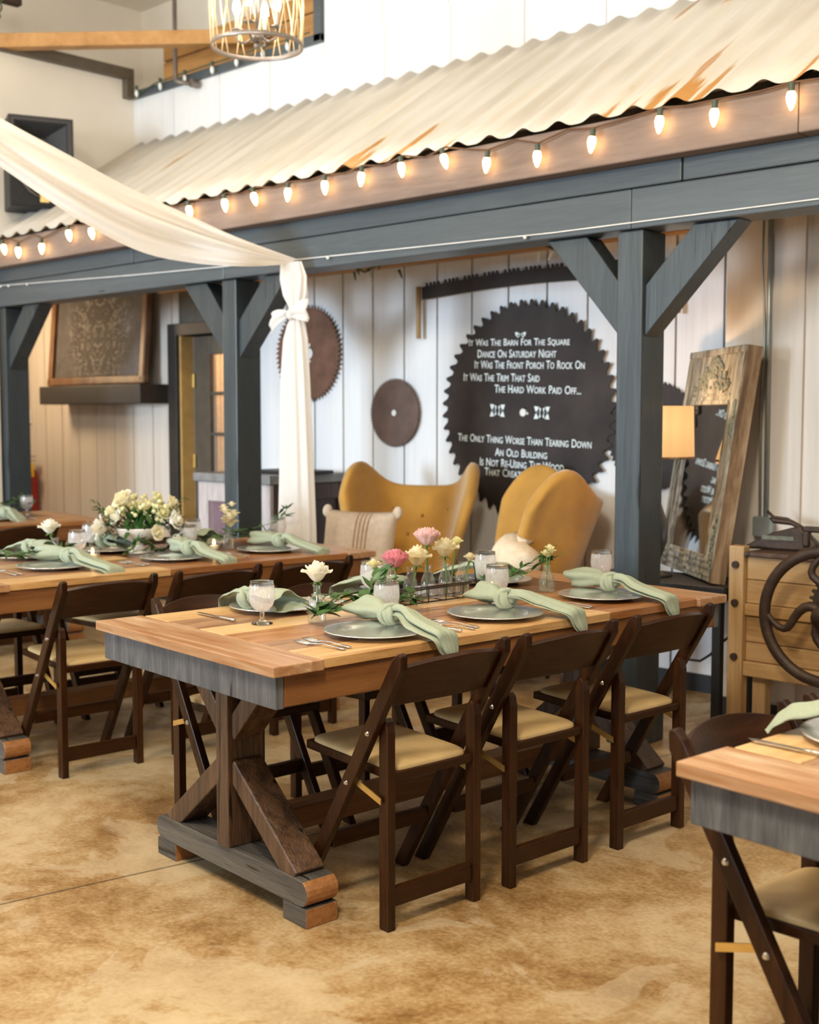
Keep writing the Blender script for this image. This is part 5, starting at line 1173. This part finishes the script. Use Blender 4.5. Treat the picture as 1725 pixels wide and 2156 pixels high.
def bottle_mk(label, loc, rz, group):
    t = thing('glass_bottle', label, 'bottle', loc, rz, group)
    MB().lathe(BB, n=24).build('glass_body', M['glass'], t, smooth=True)
    MB().lathe([(0, 0.05), (0.024, 0.05)], n=20).build('water', M['goblet_clear'], t)
    return t
rc, rs = math.cos(RZ), math.sin(RZ)
def RP(x, y, z): return (RC[0] + x * rc - y * rs, RC[1] + x * rs + y * rc, RC[2] + z)
WH = ['first bottle from the left', 'second bottle from the left', 'middle bottle', 'fourth bottle from the left', 'last bottle on the right']
for i in range(5):
    first_or_dup(K, 'bottle', bottle_mk, RP(0.0, -0.164 + i * 0.082, 0.007), 0, 'clear glass bottle in the wire rack, ' + WH[i], 'bottle', 'bottles in the wire rack')
MB_c = 'cut flowers in the wire rack'
flower('peony', 'deep pink peony in the left of the wire rack', 'flower', RP(0.02, -0.165, 0.135), 'peony', 'pink_petal', 0.046, 0.11, 31, MB_c, (0.012, -0.015))
flower('rose_bud', 'pale yellow rosebud left of the pink peony', 'flower', RP(0.0, -0.19, 0.13), 'rose', 'yellow_petal', 0.024, 0.10, 32, MB_c, (-0.02, -0.04))
flower('rose', 'cream rose between the two peonies', 'flower', RP(0.01, -0.080, 0.130), 'rose', 'cream_petal', 0.050, 0.11, 33, MB_c, (0.01, 0.01))
flower('peony', 'pale blush peony standing tallest in the wire rack', 'flower', RP(0.0, -0.005, 0.195), 'peony', 'blush_petal', 0.047, 0.17, 34, MB_c, (0.0, 0.0))
flower('rose', 'cream rose right of the blush peony', 'flower', RP(0.01, 0.082, 0.150), 'rose', 'cream_petal', 0.048, 0.13, 35, MB_c, (0.0, -0.012))
flower('spray_rose', 'small cream spray rose at the upper right of the wire rack', 'flower', RP(0.0, 0.11, 0.185), 'rose', 'yellow_petal', 0.022, 0.16, 36, MB_c, (0.0, 0.03))
flower('spray_rose', 'small cream bud low at the right end of the wire rack', 'flower', RP(0.0, 0.175, 0.125), 'rose', 'cream_petal', 0.022, 0.10, 37, MB_c, (0.01, 0.02))
# votive candles
def votive_mk(label, loc, rz, group):
    t = thing('votive_candle', label, 'candle', loc, rz, group)
    MB().lathe([(0, 0.002), (0.022, 0.002), (0.031, 0.015), (0.033, 0.032), (0.028, 0.055), (0.0275, 0.0555)], n=24).build('glass_cup', M['glass'], t, smooth=True)
    MB().lathe([(0, 0.004), (0.02, 0.004), (0.02, 0.022), (0, 0.022)], n=16).build('wax', M['wax'], t)
    MB().lathe([(0, 0.022), (0.006, 0.028), (0.0065, 0.034), (0.003, 0.046), (0, 0.052)], n=10).build('flame', M['flame'], t, smooth=True)
    return t
for k, u, v, lb in (('main', -0.05, 0.33, 'lit votive candle at the right end of the bottle rack'), ('main', -0.08, -0.22, 'lit votive candle at the left end of the bottle rack'), ('mid', -0.061, 0.427, 'lit votive candle right of the bouquet on the left table'), ('mid', -0.085, -0.195, 'lit votive candle left of the bouquet on the left table')):
    first_or_dup(K, 'votive', votive_mk, TP(k, u, v, 0.7605), 0, lb, 'candle', 'votive candles')
# greenery garlands
def garland(k, pts, n, L_, w, seed, label, mat='leaf', rise=0.05, vines=3):
    rnd = random.Random(seed); P3 = [Vector(TP(k, u, v, 0.768 + z)) for u, v, z in pts]
    o = P3[0].copy(); o.z = 0.7605; t = thing('greenery_garland', label, 'greenery', o, 0, 'greenery on the tables')
    loc = [p - o for p in P3]; st = MB(); m = MB()
    for j in range(vines):
        off = [Vector((rnd.uniform(-.035, .035), rnd.uniform(-.035, .035), rnd.uniform(0, rise))) for _ in loc]
        q = [a + b_ for a, b_ in zip(loc, off)]; line = [cr(q, i / 14) for i in range(15)]
        for p in line: p.z = max(p.z, 0.006)
        st.tube(line, 0.0016, 5)
        for i in range(n // vines):
            u = rnd.random(); p = cr(q, u); d = cr(q, min(1, u + 0.03)) - cr(q, max(0, u - 0.03)); a = rnd.uniform(0.5, 1.3) * rnd.choice((-1, 1))
            d = Matrix.Rotation(a, 3, 'Z') @ d.normalized(); d.z += rnd.uniform(-0.15, 0.6)
            s = rnd.uniform(.7, 1.15); p.z = max(p.z, 0.008)
            leaf(m, p, d, L_ * s, w * s, (rnd.uniform(-.5, .5), rnd.uniform(-.5, .5), 1), rnd.uniform(0, .3))
    for v in m.b.verts: v.co.z = max(v.co.z, 0.003)
    st.build('vine', M['stem'], t, smooth=True); m.build('foliage', M[mat], t, smooth=True)
    return t
garland('main', [(0.06, -0.53, 0.01), (0.0, -0.42, 0.03), (0.03, -0.30, 0.02), (-0.02, -0.20, 0.06)], 66, 0.060, 0.036, 41, 'glossy leaf garland around the white rose vase')
garland('main', [(-0.02, -0.30, 0.0), (0.03, -0.20, 0.01), (0.02, -0.10, 0.01)], 36, 0.05, 0.024, 42, 'short leafy sprig in front of the bottle rack')
garland('main', [(-0.08, 0.30, 0.01), (-0.08, 0.42, 0.02), (-0.03, 0.50, 0.06), (0.00, 0.60, 0.10)], 46, 0.045, 0.018, 43, 'leafy garland right of the bottle rack')
garland('mid', [(-0.05, -0.80, 0.02), (-0.02, -0.62, 0.04), (-0.08, -0.45, 0.03), (-0.10, -0.32, 0.02)], 70, 0.06, 0.025, 44, 'leafy garland at the left end of the left table')
garland('mid', [(-0.06, -0.05, 0.0), (-0.01, 0.04, 0.02), (-0.03, 0.16, 0.0), (-0.02, 0.25, 0.02)], 46, 0.05, 0.02, 45, 'trailing leaves under the footed bouquet bowl')
garland('mid', [(-0.06, 0.45, 0.02), (-0.15, 0.60, 0.03), (-0.12, 0.76, 0.04), (-0.16, 0.92, 0.09)], 70, 0.05, 0.018, 46, 'leafy garland at the drape end of the left table', rise=0.07)
garland('far', [(-0.05, -0.1, 0.02), (-0.08, 0.15, 0.03), (-0.10, 0.45, 0.04), (-0.18, 0.75, 0.02)], 90, 0.055, 0.02, 47, 'dark leafy garland on the far left table', 'greenery', rise=0.10)
# footed bowl and bouquet
p = TP('mid', -0.168, 0.085, 0.7605)
t = thing('footed_bowl', 'white footed bowl holding the bouquet on the left table', 'bowl', p)
MB().lathe([(0, 0.002), (0.055, 0.002), (0.05, 0.010), (0.022, 0.03), (0.018, 0.045), (0.05, 0.062), (0.092, 0.085), (0.105, 0.115), (0.107, 0.122), (0.100, 0.118), (0.085, 0.09), (0, 0.07)], n=36, rib=18, ribamp=0.012).build('bowl', M['ceramic'], t, smooth=True)
t = thing('bouquet', 'large cream and white bouquet in the white footed bowl', 'flowers', (p[0], p[1], p[2] + 0.125))
rnd = random.Random(50); RTv = Vector((0.725, 0.688, 0)); FWv = Vector((-0.688, 0.725, 0))
BL = [(-0.045, -0.05, 0.13, 0.050, 'cream_petal'), (-0.135, -0.06, 0.015, 0.055, 'white_petal'), (-0.095, -0.05, 0.075, 0.040, 'cream_petal'), (-0.07, -0.08, 0.055, 0.036, 'white_petal'), (0.155, -0.05, 0.045, 0.045, 'white_petal'), (0.09, -0.10, -0.01, 0.036, 'cream_petal'), (0.075, 0.0, 0.14, 0.030, 'yellow_petal'), (0.13, 0.02, 0.11, 0.044, 'cream_petal'), (0.03, -0.02, 0.085, 0.042, 'cream_petal'), (0.10, -0.04, 0.075, 0.036, 'yellow_petal'), (0.04, 0.07, 0.10, 0.042, 'white_petal'), (-0.08, 0.07, 0.08, 0.045, 'cream_petal'), (0.17, -0.1, -0.055, 0.024, 'white_petal'), (0.20, -0.12, -0.075, 0.020, 'white_petal'), (0.19, -0.10, -0.04, 0.02, 'white_petal')]
for r_, f_, z_, R_, mt in BL:
    m = MB(); c_ = RTv * r_ + FWv * f_
    rose_bloom(m, (0, 0, 0), R_, rnd, layers=4)
    o = m.build('bloom', M[mt], t, (c_.x, c_.y, z_ - R_ * 0.4), smooth=True)
    d = (RTv * r_ * 2.2 + FWv * (f_ - 0.04) + Vector((0, 0, z_ * 0.6 + 0.07))).normalized()
    o.rotation_euler = Vector((0, 0, 1)).rotation_difference(d).to_euler()
m = MB()
for k in range(150):
    a = rnd.uniform(0, 2 * PI); r_ = rnd.uniform(0.02, 0.19); c_ = RTv * r_ * math.cos(a) + FWv * 0.6 * r_ * math.sin(a)
    z_ = rnd.uniform(0.03, 0.10) * (1 - (r_ / 0.2) ** 2) + rnd.uniform(-.03, .02)
    m.ball((c_.x, c_.y, z_ + 0.05), 0.011, 6, 4)
m.build('filler_blossom', M['yellow_petal'], t, smooth=True)
m = MB()
for k in range(170):
    a = rnd.uniform(0, 2 * PI); r_ = rnd.uniform(0.03, 0.17); c_ = RTv * r_ * math.cos(a) + FWv * 0.7 * r_ * math.sin(a)
    leaf(m, (c_.x, c_.y, rnd.uniform(-0.02, 0.07)), (c_.x * 4, c_.y * 4, rnd.uniform(-.5, .6)), 0.06, 0.024)
for sx, zz in ((-0.2, 0.10), (-0.19, 0.07), (0.20, 0.12), (-0.16, -0.05), (0.19, 0.03)):
    for j in range(9): c_ = RTv * sx * (0.7 + j * 0.04); leaf(m, (c_.x, c_.y, zz * (0.5 + j * 0.08)), RTv * sx * 3 + Vector((rnd.uniform(-.5, .5), rnd.uniform(-.5, .5), rnd.uniform(-.2, .8))), 0.04, 0.014)
m.build('foliage', M['leaf'], t, smooth=True)
MB().ball((0, 0, -0.01), 0.085, 14, 8, (1, 1, 0.4)).build('foliage_base', M['leaf'], t)
